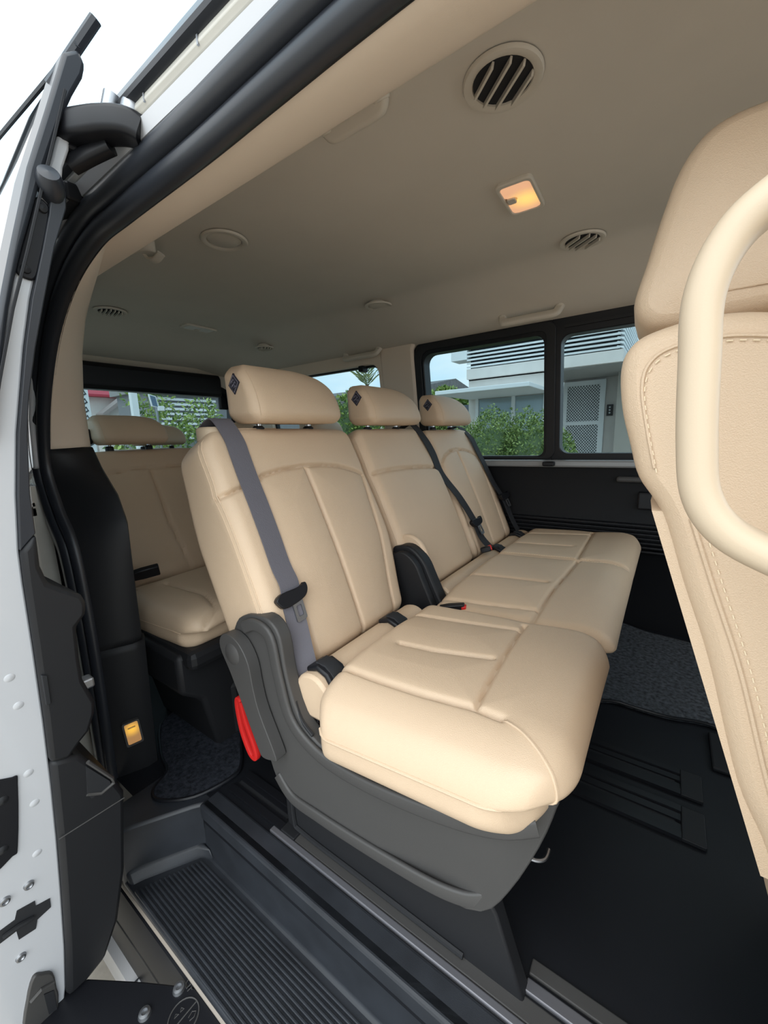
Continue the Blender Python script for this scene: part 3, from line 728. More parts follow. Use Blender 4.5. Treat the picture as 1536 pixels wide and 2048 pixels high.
# side cover
cov = [(-0.612, 0.481), (-0.572, 0.482), (-0.544, 0.455), (-0.534, 0.384), (-0.509, 0.310), (-0.465, 0.276), (-0.394, 0.268), (-0.295, 0.278), (-0.211, 0.295), (-0.141, 0.312), (-0.086, 0.332),
       (-0.084, 0.318), (-0.100, 0.26), (-0.132, 0.186), (-0.166, 0.141), (-0.237, 0.126), (-0.319, 0.118), (-0.404, 0.111), (-0.476, 0.108), (-0.544, 0.103), (-0.588, 0.133), (-0.619, 0.211), (-0.653, 0.31), (-0.690, 0.395), (-0.672, 0.452), (-0.642, 0.474)]
covs = smooth_poly(cov, 3)
def covfn(p, d):
    # the shell wraps inward toward its front end
    wrap = 0.055 * max(0.0, (p[0] + 0.20) / 0.12) ** 2
    return (p[0], d + min(wrap, 0.05), p[1])
sc = fix(mesh('side_cover', *prism([tuple(p) for p in covs], 0.428, 0.456, covfn), GREYP, A, True, 35, 0.011, 4))
# raised rim along the top of the cover, arched body panel, lower lip
rim = smooth_poly([(-0.640, 0.424, 0.452), (-0.605, 0.424, 0.466), (-0.566, 0.424, 0.452), (-0.551, 0.424, 0.38), (-0.527, 0.424, 0.300), (-0.47, 0.424, 0.262), (-0.394, 0.424, 0.253), (-0.295, 0.424, 0.262), (-0.20, 0.425, 0.281), (-0.14, 0.432, 0.297), (-0.10, 0.450, 0.309)], 5, False)
mesh('cover_rim', *sweep(rim, rrect(0.024, 0.010, 0.0045, 3), up=(0, 1, 0)), GREYP, sc)
lip = smooth_poly([(-0.585, 0.428, 0.150), (-0.545, 0.426, 0.122), (-0.476, 0.425, 0.122), (-0.404, 0.425, 0.125), (-0.319, 0.425, 0.132), (-0.237, 0.427, 0.140), (-0.190, 0.434, 0.146), (-0.165, 0.442, 0.154)], 5, False)
mesh('cover_lip', *sweep(lip, rrect(0.024, 0.008, 0.0035, 3), up=(0, 1, 0)), GREYP, sc)
# recessed lower panel with toe
low = fix(mesh('lower_panel', *prism([(-0.60, 0.0), (-0.60, 0.12), (-0.40, 0.14), (-0.17, 0.155), (-0.150, 0.125), (-0.108, 0.0)], 0.452, 0.480, lambda p, d: (p[0], d, p[1])), BLACKP, A, True, 30, 0.004))
mesh('panel_bead', *tube(smooth_poly([(-0.575, 0.450, 0.115), (-0.575, 0.450, 0.03), (-0.55, 0.450, 0.014), (-0.40, 0.450, 0.012), (-0.20, 0.450, 0.010)], 5, False), 0.005, 8), BLACKP, low)
mesh('seat_base', *join([box(-0.52, -0.18, 0.48, 0.80, 0.0, 0.20), box(-0.50, -0.13, 0.46, 0.81, 0.20, 0.325)]), BLACKS, A, False, bevel=0.01)
mesh('release_bar', *tube(smooth_poly([(-0.14, 0.52, 0.172), (-0.118, 0.525, 0.168), (-0.106, 0.535, 0.168), (-0.104, 0.55, 0.172)], 5, False), 0.003, 8), STEEL, A)
# belt exit slit, recliner arm, lever, red strap
mesh('belt_slit', *sweep(smooth_poly([(-0.528, 0.436, 0.345), (-0.508, 0.432, 0.305), (-0.478, 0.430, 0.285)], 5, False), rrect(0.006, 0.006, 0.001, 1), up=(0, 1, 0)), DARKHOLE, sc)
lev = hinge_arm('recline_lever', A, [(-0.694, 0.405), (-0.686, 0.432), (-0.660, 0.440), (-0.630, 0.428), (-0.608, 0.395), (-0.600, 0.345), (-0.588, 0.30), (-0.552, 0.225), (-0.560, 0.214), (-0.590, 0.206), (-0.604, 0.222), (-0.640, 0.30), (-0.668, 0.358)], 0.402, 0.426, GREYP, 0.006)
mesh('pivot_cap', *lathe([(0.0, -0.006), (0.018, -0.005), (0.024, 0.0), (0.024, 0.01)], (-0.655, 0.404, 0.402), (0, 1, 0), 20), GREYP, lev)
red = empty('strap_dummy') if False else None
loop = smooth_poly([(-0.722, 0.452, 0.245), (-0.710, 0.452, 0.20), (-0.688, 0.452, 0.150), (-0.684, 0.452, 0.128), (-0.694, 0.452, 0.120), (-0.708, 0.452, 0.130), (-0.726, 0.452, 0.17), (-0.734, 0.452, 0.22), (-0.732, 0.452, 0.246)], 5, True)
mesh('red_strap', *sweep(list(loop) + [loop[0]], rrect(0.012, 0.012, 0.002, 2), up=(0, 1, 0)), RED, A)
# seat belt
sb = empty('seat_belt', (0, 0, 0)); sb.parent = A; sb.location = (0, 0, 0)
def onpad(pad, yc_, hc_, y, vv, off=0.004): return pad.full(np.array([[y - yc_, vv - hc_, pad.T / 2]]))[0] + NN * off
onback = lambda y, vv, off=0.004: onpad(*((padA, YCA, HCA) if y < 0.9 else (padB, yb, hb) if y < 1.325 else (padF, yb2, hb2)), y, vv, off)
wpath = [np.array([-0.815, 0.500, 0.828]), np.array([-0.785, 0.502, 0.846]), np.array([-0.762, 0.503, 0.846])] + [onback(q, w_, 0.005) for q, w_ in ((0.503, 0.485), (0.502, 0.45), (0.502, 0.40), (0.501, 0.34), (0.500, 0.27), (0.499, 0.21))] + [onback(0.498, 0.17, 0.012), np.array([-0.582, 0.494, 0.492])]
mesh('webbing', *ribbon(smooth_poly(wpath, 5, False), (0, 1, 0), 0.046, 0.0022), WEBB, sb)
lpath = [np.array([-0.584, 0.494, 0.500]), np.array([-0.565, 0.490, 0.45]), np.array([-0.545, 0.482, 0.40]), np.array([-0.525, 0.474, 0.355]), np.array([-0.508, 0.466, 0.310]), np.array([-0.498, 0.462, 0.280])]
wd = [(0.25, 1, 0.1), (0.3, 1, 0.15), (0.4, 0.9, 0.2), (0.5, 0.8, 0.3), (0.6, 0.55, 0.25), (0.7, 0.3, 0.1)]
lp = smooth_poly(lpath, 5, False); wds = smooth_poly(wd, 5, False)
mesh('lap_webbing', *ribbon(lp, wds, 0.040, 0.0022), WEBB, sb)
tongue(sb, (-0.577, 0.494, 0.497), (-0.35, 0.03, 0.93), (0.10, 1.0, 0.16))
# far hinge of seat A is hidden; buckle between the seats
bk = buckle(A, (-0.435, 0.835, 0.372), (0.92, 0.32, 0.14), (0, 0, 1.0), True, 0.062)

# ------------------------------------------------------------------ seat B (double, middle + far)
B = empty('double_car_seat', (-0.30, 1.28, 0.0))
tag(B, 'beige leather double seat for two, under the wide side window', 'car seat')
sB1 = [[(0.93, 0.372), (1.0, 0.374), (1.1, 0.372), (1.2, 0.366), (1.305, 0.357)]]
padB, yb, hb = back_pad(0, 0.915, 1.322, -0.005, 0.519, 0.145, (0.03, 0.04, 0.03, 0.02), sB1, puff=0.006, bulge=0.008, edge_drop=0.010)
bB = padB.build('backrest', LEATHER, B, 0.0042)
bB['label'] = 'middle backrest'
mesh('piping', *tube(padB.full(np.array([(-padB.W / 2, b, padB.T / 2 - 0.010) for b in np.linspace(-padB.H / 2 + 0.12, padB.H / 2 - 0.03, 20)])), 0.0016, 6), LEATHER, bB)
sB2 = [[(1.345, 0.33), (1.352, 0.372), (1.385, 0.395), (1.44, 0.411), (1.505, 0.416), (1.57, 0.411), (1.625, 0.398), (1.668, 0.380), (1.685, 0.34)],
       [(1.505, 0.416), (1.504, 0.3), (1.506, 0.15), (1.507, 0.0)], [(1.345, 0.34), (1.365, 0.2), (1.37, 0.0)], [(1.685, 0.345), (1.668, 0.2), (1.66, 0.0)]]
padF, yb2, hb2 = back_pad(0, 1.328, 1.748, -0.005, 0.514, 0.15, (0.07, 0.03, 0.03, 0.05), sB2, puff=0.006, bulge=0.010)
bF = padF.build('backrest', LEATHER, B, 0.0042); bF['label'] = 'far backrest with arched seam'
headrest(B, -0.795, 0.935, 1.215, 0.837, 0.952); headrest(B, -0.795, 1.355, 1.635, 0.837, 0.951)
sCB = [[(-0.215, 0.85), (-0.213, 1.0), (-0.205, 1.15), (-0.200, 1.285)], [(-0.205, 1.30), (-0.21, 1.45), (-0.215, 1.60), (-0.22, 1.705)],
       [(-0.47, 1.285), (-0.3, 1.283), (-0.2, 1.285), (-0.12, 1.29), (-0.075, 1.292)],
       [(-0.47, 1.300), (-0.3, 1.299), (-0.2, 1.300), (-0.12, 1.305), (-0.075, 1.307)],
       [(-0.46, 1.05), (-0.34, 1.06), (-0.24, 1.062)], [(-0.46, 1.45), (-0.34, 1.452), (-0.25, 1.455)], [(-0.46, 1.62), (-0.34, 1.64), (-0.222, 1.655)], [(-0.46, 0.88), (-0.34, 0.885), (-0.215, 0.895)]]
padD, xd, yd = cushion_pad(-0.462, -0.056, 0.830, 1.735, 0.0, (0.07, 0.045, 0.03, 0.05), sCB, T=0.120, near_drop=0.018, front_drop=0.024, tilt=0.09, crown=0.006)
cB = flip(padD.build('cushion', LEATHER, B, 0.0042))
pp = [(a, padD.H / 2, 0.006) for a in np.linspace(-padD.W / 2 + 0.02, padD.W / 2 - 0.12, 30)]
mesh('piping', *tube(padD.full(np.array([(-padD.W / 2, 0.10, 0.006), (-padD.W / 2, 0.16, 0.006), (-padD.W / 2, padD.H / 2 - 0.02, 0.006)] + pp)), 0.0017, 6), PERF, cB)
for off in (-0.006, 0.021):
    s2 = mesh('stitching', *stitches(padD.full(np.array([(1.285 + off - yd, x - xd, padD.T / 2 + 0.0004) for x in np.linspace(-0.45, -0.09, 60)]))), PERF, cB); s2['kind'] = 'stuff'
rB = roll(B, 0.955, 1.735)
iso_slot(rB, -0.497, 1.395, 0.366, 0.05); iso_slot(rB, -0.497, 1.635, 0.366, 0.05)
mesh('seat_base', *join([box(-0.52, -0.18, 0.95, 1.66, 0.0, 0.20), box(-0.50, -0.14, 0.84, 1.71, 0.20, 0.325)]), BLACKS, B, False, bevel=0.01)
# hinge cover between the seats
hc1 = hinge_arm('hinge_cover', B, [(-0.612, 0.462), (-0.597, 0.485), (-0.567, 0.492), (-0.532, 0.467), (-0.510, 0.422), (-0.482, 0.362), (-0.452, 0.322), (-0.442, 0.292), (-0.492, 0.272), (-0.612, 0.272)], 0.880, 0.905, BLACKP, 0.006)
hc2 = hinge_arm('hinge_cover', B, [(-0.622, 0.472), (-0.602, 0.499), (-0.562, 0.502), (-0.522, 0.470), (-0.497, 0.422), (-0.467, 0.362), (-0.437, 0.327), (-0.432, 0.292), (-0.492, 0.272), (-0.612, 0.272)], 0.905, 0.945, BLACKP, 0.010)
fix(mesh('hinge_fold', *prism([tuple(p) for p in smooth_poly([(-0.655, 0.46), (-0.635, 0.505), (-0.59, 0.527), (-0.548, 0.508), (-0.525, 0.455), (-0.56, 0.40), (-0.64, 0.40)], 4)], 0.938, 0.955, lambda p, d: (p[0], d, p[1])), LEATHER, B, True, 35, 0.006))
# belts of the double seat
def shoulder_belt(parent, ytop, pts, m, w, tp, tT):
    s = empty('seat_belt'); s.parent = parent; s.location = (0, 0, 0)
    mesh('webbing', *ribbon(smooth_poly(pts, 5, False), (0, 1, 0), w, 0.0022), m, s)
    tongue(s, tp, tT, (0.1, 1, 0.1)); return s
shoulder_belt(B, 1.25, [np.array([-0.815, 1.262, 0.826]), np.array([-0.785, 1.264, 0.842]), np.array([-0.762, 1.265, 0.842])] + [onback(q, w_, 0.006) for q, w_ in ((1.272, 0.47), (1.292, 0.41), (1.318, 0.33))] + [onback(q, w_, 0.010) for q, w_ in ((1.352, 0.23), (1.385, 0.13), (1.396, 0.06))] + [np.array([-0.498, 1.372, 0.385])], WEBK, 0.044, onback(1.388, 0.115, 0.016), (-0.4, -0.12, 0.9))
shoulder_belt(B, 1.7, [np.array([-0.815, 1.650, 0.815]), np.array([-0.785, 1.658, 0.832]), np.array([-0.760, 1.664, 0.830])] + [onback(q, w_, 0.008) for q, w_ in ((1.672, 0.46), (1.684, 0.41), (1.700, 0.33), (1.712, 0.24))] + [onback(1.718, 0.16, 0.022), np.array([-0.54, 1.722, 0.43]), np.array([-0.50, 1.72, 0.36])], WEBK, 0.044, onback(1.718, 0.165, 0.03), (-0.4, -0.1, 0.9))
buckle(B, (-0.515, 1.30, 0.398), (0.55, 0.25, 0.20), (0, 1, 0), True, 0.035)

# ------------------------------------------------------------------ third row
def row3_seat(y0, y1, label, name='car_seat', x=-0.80, cush=True, res=0.008, zt=0.0, hr=None, seams=True):
    S = empty(name, (x - 0.3, (y0 + y1) / 2, 0))
    tag(S, label, 'car seat')
    c = (y0 + y1) / 2; w = y1 - y0
    sm_ = [[(y0 + 0.01, 0.375), (c - 0.08, 0.395), (c, 0.398), (c + 0.08, 0.395), (y1 - 0.01, 0.375)], [(c - 0.03, 0.397), (c - 0.028, 0.2), (c - 0.005, 0.02)]] if seams else []
    p, _, _ = back_pad(x, y0, y1, -0.005, 0.475 + zt, 0.12, (0.05, 0.05, 0.03, 0.03), sm_, puff=0.004, r=0.026)
    b_ = p.build('backrest', LEATHER, S, res)
    h0, h1, hz0, hz1, hx = hr
    headrest(S, hx, h0, h1, hz0, hz1, tagd=False, res=0.008)
    if cush:
        pc, _, _ = cushion_pad(-0.462 + x, -0.07 + x, y0 - 0.06, y1, -0.012, (0.05, 0.05, 0.05, 0.03), [[(x - 0.40, y0 + 0.05), (x - 0.2, y0 + 0.05), (x - 0.10, y0 + 0.02), (x - 0.075, y0 - 0.03)]], T=0.10, near_drop=0.02, front_drop=0.02, tilt=0.08)
        q = flip(pc.build('cushion', LEATHER, S, 0.006))
        mesh('piping', *tube(pc.full(np.array([(-pc.W / 2, b, 0.004) for b in np.linspace(-pc.H / 2, pc.H / 2 - 0.03, 16)] + [(a, pc.H / 2, 0.004) for a in np.linspace(-pc.W / 2 + 0.03, pc.W / 2, 12)])), 0.0015, 6), LEATHER, q)
        roll(S, y0, y1, x, -0.01)
    return S
r3a = row3_seat(0.50, 0.925, 'shaded beige seat in the row behind, seen past the black pillar trim', hr=(0.545, 0.775, 0.806, 0.905, -1.60))
fix(mesh('seat_base', *prism([(0.42, 0.30), (0.42, 0.20), (0.47, 0.16), (0.50, 0.0), (0.92, 0.0), (0.92, 0.30)], -1.22, -0.92, lambda p, d: (d, p[0], p[1])), BLACKP, r3a, True, 40, 0.012))
mesh('base_rim', *box(-1.25, -0.885, 0.435, 0.925, 0.262, 0.312), BLACKP, r3a, False, bevel=0.016)
mesh('base_foot', *box(-1.02, -0.915, 0.545, 0.66, 0.0, 0.165), BLACKP, r3a, False, bevel=0.016)
buckle(r3a, (-1.245, 0.475, 0.43), (0.35, 0.9, 0.1), (0.4, 0, 0.9), False, 0.075)
mesh('belt_guide', *box(-1.60, -1.56, 0.525, 0.55, 0.81, 0.86), BLACKS, r3a, False, bevel=0.006)
r3b = row3_seat(0.935, 1.30, 'shaded beige middle seat of the row behind, its headrest behind the front belt', cush=False, hr=(0.965, 1.21, 0.806, 0.885, -1.60), seams=False)
r3c = row3_seat(1.31, 1.72, 'shaded beige seat of the row behind by the rear quarter window', cush=False, hr=(1.40, 1.635, 0.806, 0.915, -1.50), seams=False)
for S_, y0_, y1_ in ((r3b, 0.945, 1.29), (r3c, 1.32, 1.71)):
    mesh('seat_base', *box(-1.40, -0.95, y0_, y1_, 0.0, 0.36), BLACKP, S_, False, bevel=0.012)
r4 = row3_seat(0.80, 1.25, 'dark seat in the rearmost row below the tailgate window', x=-1.48, cush=False, hr=(0.94, 1.20, 0.80, 0.905, -2.25), seams=False)

mesh('seat_base', *box(-2.12, -1.75, 0.82, 1.23, 0.0, 0.37), BLACKP, r4, False, bevel=0.012)
# ------------------------------------------------------------------ driver seat (near right)
Dv = empty('front_seat', (0.15, 0.65, 0.0)); tag(Dv, 'front seat with tall beige leather back, seen side on behind the grab handle', 'car seat')
rp = smooth_poly([(0.112, 0.36), (0.098, 0.42), (0.072, 0.48), (0.042, 0.59), (0.018, 0.66), (-0.002, 0.722), (-0.022, 0.755), (-0.031, 0.785), (-0.040, 0.82), (-0.043, 0.855), (-0.036, 0.874), (-0.018, 0.884), (0.02, 0.890), (0.06, 0.884), (0.095, 0.865), (0.115, 0.82), (0.13, 0.74), (0.16, 0.62), (0.20, 0.50), (0.25, 0.40), (0.26, 0.33), (0.20, 0.30), (0.13, 0.31)], 5)
def pillow_prism(name, poly, ys, insets, m, parent, fan=False):
    """loft the same outline across y with insets so the ends are rounded"""
    P = np.array([tuple(p) for p in poly]); n = len(P); ctr = P.mean(0)
    nxt = np.roll(P, -1, 0); prv = np.roll(P, 1, 0); t = nxt - prv; t /= np.linalg.norm(t, axis=1)[:, None]
    nrm = np.stack([-t[:, 1], t[:, 0]], 1)
    if ((P - ctr) * nrm).sum() < 0: nrm = -nrm
    V = []
    for y, i in zip(ys, insets):
        Q = P - nrm * i; V.append(np.stack([Q[:, 0], np.full(n, y), Q[:, 1]], 1))
    k = len(ys); V = np.vstack(V); F = [(a * n + j, a * n + (j + 1) % n, (a + 1) * n + (j + 1) % n, (a + 1) * n + j) for a in range(k - 1) for j in range(n)]
    if fan:
        for e, sg in ((0, -1), (k - 1, 1)):
            base = V[e * n:(e + 1) * n]; cc = base.mean(0); prev = [e * n + j for j in range(n)]
            for sc_, dy in ((0.88, 0.0022), (0.70, 0.0045), (0.45, 0.0062), (0.2, 0.007)):
                q = cc + (base - cc) * sc_; q[:, 1] = base[:, 1] + sg * dy; st = len(V); V = np.vstack([V, q]); cur = [st + j for j in range(n)]
                F += [(prev[j], prev[(j + 1) % n], cur[(j + 1) % n], cur[j]) for j in range(n)]; prev = cur
            V = np.vstack([V, [[cc[0], cc[1] + sg * 0.007, cc[2]]]]); F += [(prev[j], prev[(j + 1) % n], len(V) - 1) for j in range(n)]
    else: F += [tuple(range(n)), tuple((k - 1) * n + j for j in range(n))[::-1]]
    return fix(mesh(name, V, F, m, parent, True, 50))
dback = pillow_prism('backrest', rp, [0.430, 0.433, 0.440, 0.452, 0.50, 0.66, 0.82, 0.868, 0.880, 0.887, 0.890], [0.014, 0.007, 0.002, 0.0, -0.002, -0.004, -0.002, 0, 0.002, 0.007, 0.014], LEATHER, Dv)
pl = [tuple(p) for p in rp]
rear = [p for p in pl if p[0] < 0.115 and p[1] > 0.36]
rear_line = smooth_poly([(0.134, 0.4295, 0.38), (0.122, 0.4295, 0.42), (0.096, 0.4295, 0.48), (0.065, 0.4295, 0.59), (0.041, 0.4295, 0.66), (0.020, 0.4295, 0.722)], 6, False)
mesh('piping', *tube(rear_line, 0.0022, 6), LEATHER, dback)
s3 = mesh('stitching', *stitches([p + np.array([0.007, -0.0006, 0]) for p in rear_line], 0.004, 0.004, 0.0006), PERF, dback); s3['kind'] = 'stuff'
top_line = smooth_poly([(-0.010, 0.4295, 0.765), (-0.018, 0.4295, 0.80), (-0.024, 0.4295, 0.835), (-0.020, 0.4295, 0.855), (-0.004, 0.4295, 0.866), (0.03, 0.4295, 0.869), (0.06, 0.4295, 0.864)], 6, False)
mesh('piping', *tube(top_line, 0.0016, 6), LEATHER, dback)
s4 = mesh('stitching', *stitches([p + np.array([0.002, -0.0006, -0.004]) for p in top_line], 0.004, 0.004, 0.0006), PERF, dback); s4['kind'] = 'stuff'
fix(mesh('pocket_panel', *prism([(0.440, 0.39), (0.440, 0.725), (0.47, 0.73), (0.85, 0.73), (0.88, 0.725), (0.88, 0.39)], 0, 1, lambda p, d: (np.interp(p[1], [0.36, 0.42, 0.48, 0.59, 0.66, 0.722, 0.74], [0.112, 0.098, 0.072, 0.042, 0.018, -0.002, -0.010]) - 0.006 + d * 0.012, p[0], p[1])), LEATHER, dback, True, 30))
hp_ = smooth_poly([(-0.042, 0.930), (-0.033, 0.97), (-0.022, 1.015), (-0.010, 1.05), (0.012, 1.072), (0.05, 1.076), (0.085, 1.066), (0.11, 1.03), (0.125, 0.97), (0.12, 0.925), (0.095, 0.908), (0.04, 0.902), (-0.010, 0.900), (-0.032, 0.908)], 5)
dh = pillow_prism('headrest', hp_, [0.520, 0.523, 0.530, 0.545, 0.60, 0.66, 0.72, 0.775, 0.790, 0.797, 0.80], [0.012, 0.006, 0.001, -0.002, -0.005, -0.006, -0.005, -0.002, 0.001, 0.006, 0.012], LEATHER, Dv, True)
mesh('cheek_seam', *tube([(-0.020, 0.5205, 0.922), (0.01, 0.5175, 0.924), (0.06, 0.5165, 0.924), (0.10, 0.519, 0.924)], 0.0012, 6), LEATHER, dh)
for yb in (0.58, 0.74):
    mesh('headrest_post', *tube([(0.04, yb, 0.86), (0.04, yb, 0.89), (0.04, yb, 0.93)], 0.006, 10), CHROME, dh)
fix(mesh('cushion', *prism([tuple(p) for p in smooth_poly([(0.16, 0.30), (0.18, 0.40), (0.30, 0.43), (0.50, 0.45), (0.62, 0.44), (0.65, 0.40), (0.60, 0.34), (0.40, 0.30)], 4)], 0.43, 0.89, lambda p, d: (p[0], d, p[1])), LEATHER, Dv, True, 40, 0.02, 3))
mesh('seat_base', *box(0.24, 0.58, 0.47, 0.85, 0.0, 0.32), BLACKS, Dv, False, bevel=0.01)

# ------------------------------------------------------------------ grab handle on the pillar beside the camera
gh = empty('pillar_grab_handle', (0.10, 0.33, 0.82)); tag(gh, 'large beige plastic grab handle in front of the tall front seat back', 'grab handle')
hpth = smooth_poly([(0.150, 0.325, 0.960), (0.105, 0.330, 0.950), (0.066, 0.331, 0.936), (0.034, 0.331, 0.921), (0.018, 0.331, 0.904), (0.0095, 0.330, 0.876), (0.0105, 0.330, 0.84), (0.0135, 0.330, 0.79), (0.0185, 0.330, 0.757), (0.032, 0.330, 0.735), (0.054, 0.331, 0.721), (0.09, 0.331, 0.708), (0.150, 0.325, 0.69)], 8, False)
mesh('grip', *sweep(hpth, rrect(0.0335 * 0.64, 0.034, 0.0102, 5), up=(0, 1, 0)), PLBEIGE, gh)

# ================================================================== CEILING FITTINGS
def zc1(x, y): return float(zceil(np.array(x), np.array(y)))
def vent(x, y, label, R=0.062, rot=48.0, opening=True, z=None, group=None, dark=DARKHOLE, slats=4):
    z = zc1(x, y) if z is None else z
    v_ = empty('ceiling_vent', (x, y, z)); tag(v_, label, 'air vent', group)
    mesh('bezel', *lathe([(R, 0.002), (R, 0.004), (R * 0.97, 0.0075), (R * 0.86, 0.0085), (R * 0.76, 0.006), (R * 0.73, 0.0), (R * 0.72, -0.012)], (x, y, z), (0, 0, -1), 40), VENTB, v_)
    if opening:
        mesh('vent_bowl', *lathe([(0.0, -0.02 + 0.022), (R * 0.55, 0.003), (R * 0.735, 0.004)], (x, y, z), (0, 0, -1), 28), dark, v_)
        ca, sa = math.cos(math.radians(rot)), math.sin(math.radians(rot))
        for k in range(slats):
            o_ = (-1 + 2 * (k + 0.5) / slats) * R * 0.72; h = math.sqrt(max(0.0, (R * 0.73) ** 2 - o_ * o_)) - 0.001
            pts = [(x + ca * o_ - sa * t, y + sa * o_ + ca * t, z - 0.0085) for t in (-h, 0, h)]
            mesh('vane', *sweep(pts, [(-0.0016, -0.006), (0.0022, -0.006), (0.0040, 0.004), (0.0004, 0.004)], up=(0, 0, 1)), VENTB, v_, True, 30)
    else:
        mesh('closed_disc', *lathe([(0.0, 0.0065), (R * 0.60, 0.006), (R * 0.71, 0.002)], (x, y, z), (0, 0, -1), 36), VENTB, v_)
    return v_
vent(-0.262, 0.732, 'round open ceiling vent with slanted vanes, between roof rail and lit lamp')
vent(-0.258, 1.413, 'round slatted ceiling vent between the lit lamp and the roof handle')
vent(-1.047, 0.758, 'round closed ceiling vent with plain disc', opening=False)
vent(-1.038, 1.470, 'round ceiling vent nearly shut, above the middle headrest', R=0.058, opening=False)
vent(-1.885, 0.797, 'dark round ceiling vent near the tailgate, beside the beige pillar', R=0.058, rot=80, slats=6)
vent(-1.850, 1.535, 'small round dark ceiling vent near the tailgate, toward the far windows', R=0.055, rot=80, slats=6)

def ceiling_lamp(x, y, lx, ly, m, label, rot=0.0, switch=True):
    z = zc1(x, y); r_ = math.radians(rot); c_, s_ = math.cos(r_), math.sin(r_)
    L_ = empty('ceiling_lamp', (x, y, z)); tag(L_, label, 'ceiling lamp')
    fn = lambda p, d: (x + p[0] * c_ - p[1] * s_, y + p[0] * s_ + p[1] * c_, z - d)
    fix(mesh('bezel', *ring(rrect(lx * 1.24, ly * 1.2, 0.014), rrect(lx * 1.0, ly * 1.0, 0.012), -0.002, 0.009, fn), VENTB, L_, True, 35, 0.003))
    poly = rrect(lx, ly, 0.012, 4)
    if switch:
        # notch for the rocker switch on the -x side
        poly = [(lx / 2, -ly / 2 + .01), (lx / 2 - .004, -ly / 2 + .003), (lx / 2 - .012, -ly / 2), (-lx / 2 + .012, -ly / 2), (-lx / 2 + .003, -ly / 2 + .004), (-lx / 2, -ly / 2 + .012), (-lx / 2, -0.019), (-lx / 2 + .004, -0.015), (-lx / 2 + 0.022, -0.013), (-lx / 2 + 0.026, -0.007), (-lx / 2 + 0.026, 0.007), (-lx / 2 + 0.022, 0.013), (-lx / 2 + .004, 0.015), (-lx / 2, 0.019), (-lx / 2, ly / 2 - .012), (-lx / 2 + .003, ly / 2 - .004), (-lx / 2 + .012, ly / 2), (lx / 2 - .012, ly / 2), (lx / 2 - .003, ly / 2 - .004), (lx / 2, ly / 2 - .012)]
        fix(mesh('switch', *prism([tuple(p) for p in rrect(0.020, 0.024, 0.005)], 0.0, 0.010, lambda p, d: fn((p[0] - lx / 2 + 0.012, p[1]), d)), VENTB, L_, True, 35, 0.002))
    fix(mesh('lens', *prism(poly, 0.0, 0.007, fn), m, L_, True, 35))
    return L_, z
zl = zc1(-0.334, 1.07)
DOME = lamp_mat('dome_lens_lit', (0.60, 0.28, 0.14), (1.0, 0.58, 0.12), 1.0, (0.010, 0.012, -0.007), 0.055)
ceiling_lamp(-0.334, 1.070, 0.066, 0.125, DOME, 'lit square amber ceiling lamp with small switch', rot=2)
ceiling_lamp(-1.870, 1.165, 0.060, 0.13, LAMPOFF, 'unlit pale ceiling lamp near the tailgate', rot=0)

def roof_handle(p0, p1, drop, label, name='roof_grab_handle', nrm=(0, -0.6, -0.8)):
    h_ = empty(name, p0); tag(h_, label, 'grab handle')
    p0 = np.array(p0, float); p1 = np.array(p1, float); nrm = np.array(nrm, float); nrm /= np.linalg.norm(nrm); t = (p1 - p0); Ln = np.linalg.norm(t); t /= Ln
    pts = [p0 - nrm * 0.012, p0 + nrm * drop * 0.6 + t * 0.004, p0 + nrm * drop * 1.0 + t * 0.020, p0 + nrm * drop + t * Ln * 0.5, p1 + nrm * drop - t * 0.020, p1 + nrm * drop * 0.6 - t * 0.004, p1 - nrm * 0.012]
    side = np.cross(t, nrm)
    mesh('grip', *sweep(smooth_poly(pts, 7, False), rrect(0.030, 0.020, 0.008, 4), up=side), VENTB, h_)
    for p in (p0, p1):
        mesh('end_cap', *lathe([(0.0, 0.008), (0.014, 0.006), (0.017, 0.0), (0.017, -0.012)], p, nrm, 16), VENTB, h_)
    return h_
roof_handle((-0.575, 1.652, zc1(-0.575, 1.652)), (-0.365, 1.652, zc1(-0.365, 1.652)), 0.030, 'beige roof grab handle above the wide side window')
roof_handle((-1.41, 1.690, zc1(-1.41, 1.690)), (-1.20, 1.690, zc1(-1.20, 1.690)), 0.030, 'beige roof grab handle above the rear quarter window')
roof_handle((-0.545, 0.634, 1.346), (-0.430, 0.634, 1.346), 0.009, 'beige folded grab handle tucked against the roof rail trim', nrm=(0, 0.55, -0.8))
hk = empty('coat_hook', (-1.22, 0.60, 1.30)); tag(hk, 'small beige coat hook at the rear end of the roof rail', 'hook')
fix(mesh('hook_base', *prism([tuple(p) for p in smooth_poly([(-1.245, 0.595), (-1.18, 0.60), (-1.17, 0.63), (-1.24, 0.64)], 4)], 1.308, 1.352, lambda p, d: (p[0], p[1], d)), VENTB, hk, True, 35, 0.006))
mesh('hook_arm', *sweep(smooth_poly([(-1.21, 0.615, 1.318), (-1.20, 0.622, 1.298), (-1.175, 0.628, 1.292), (-1.15, 0.632, 1.302)], 5, False), rrect(0.02, 0.008, 0.003, 2)), VENTB, hk)

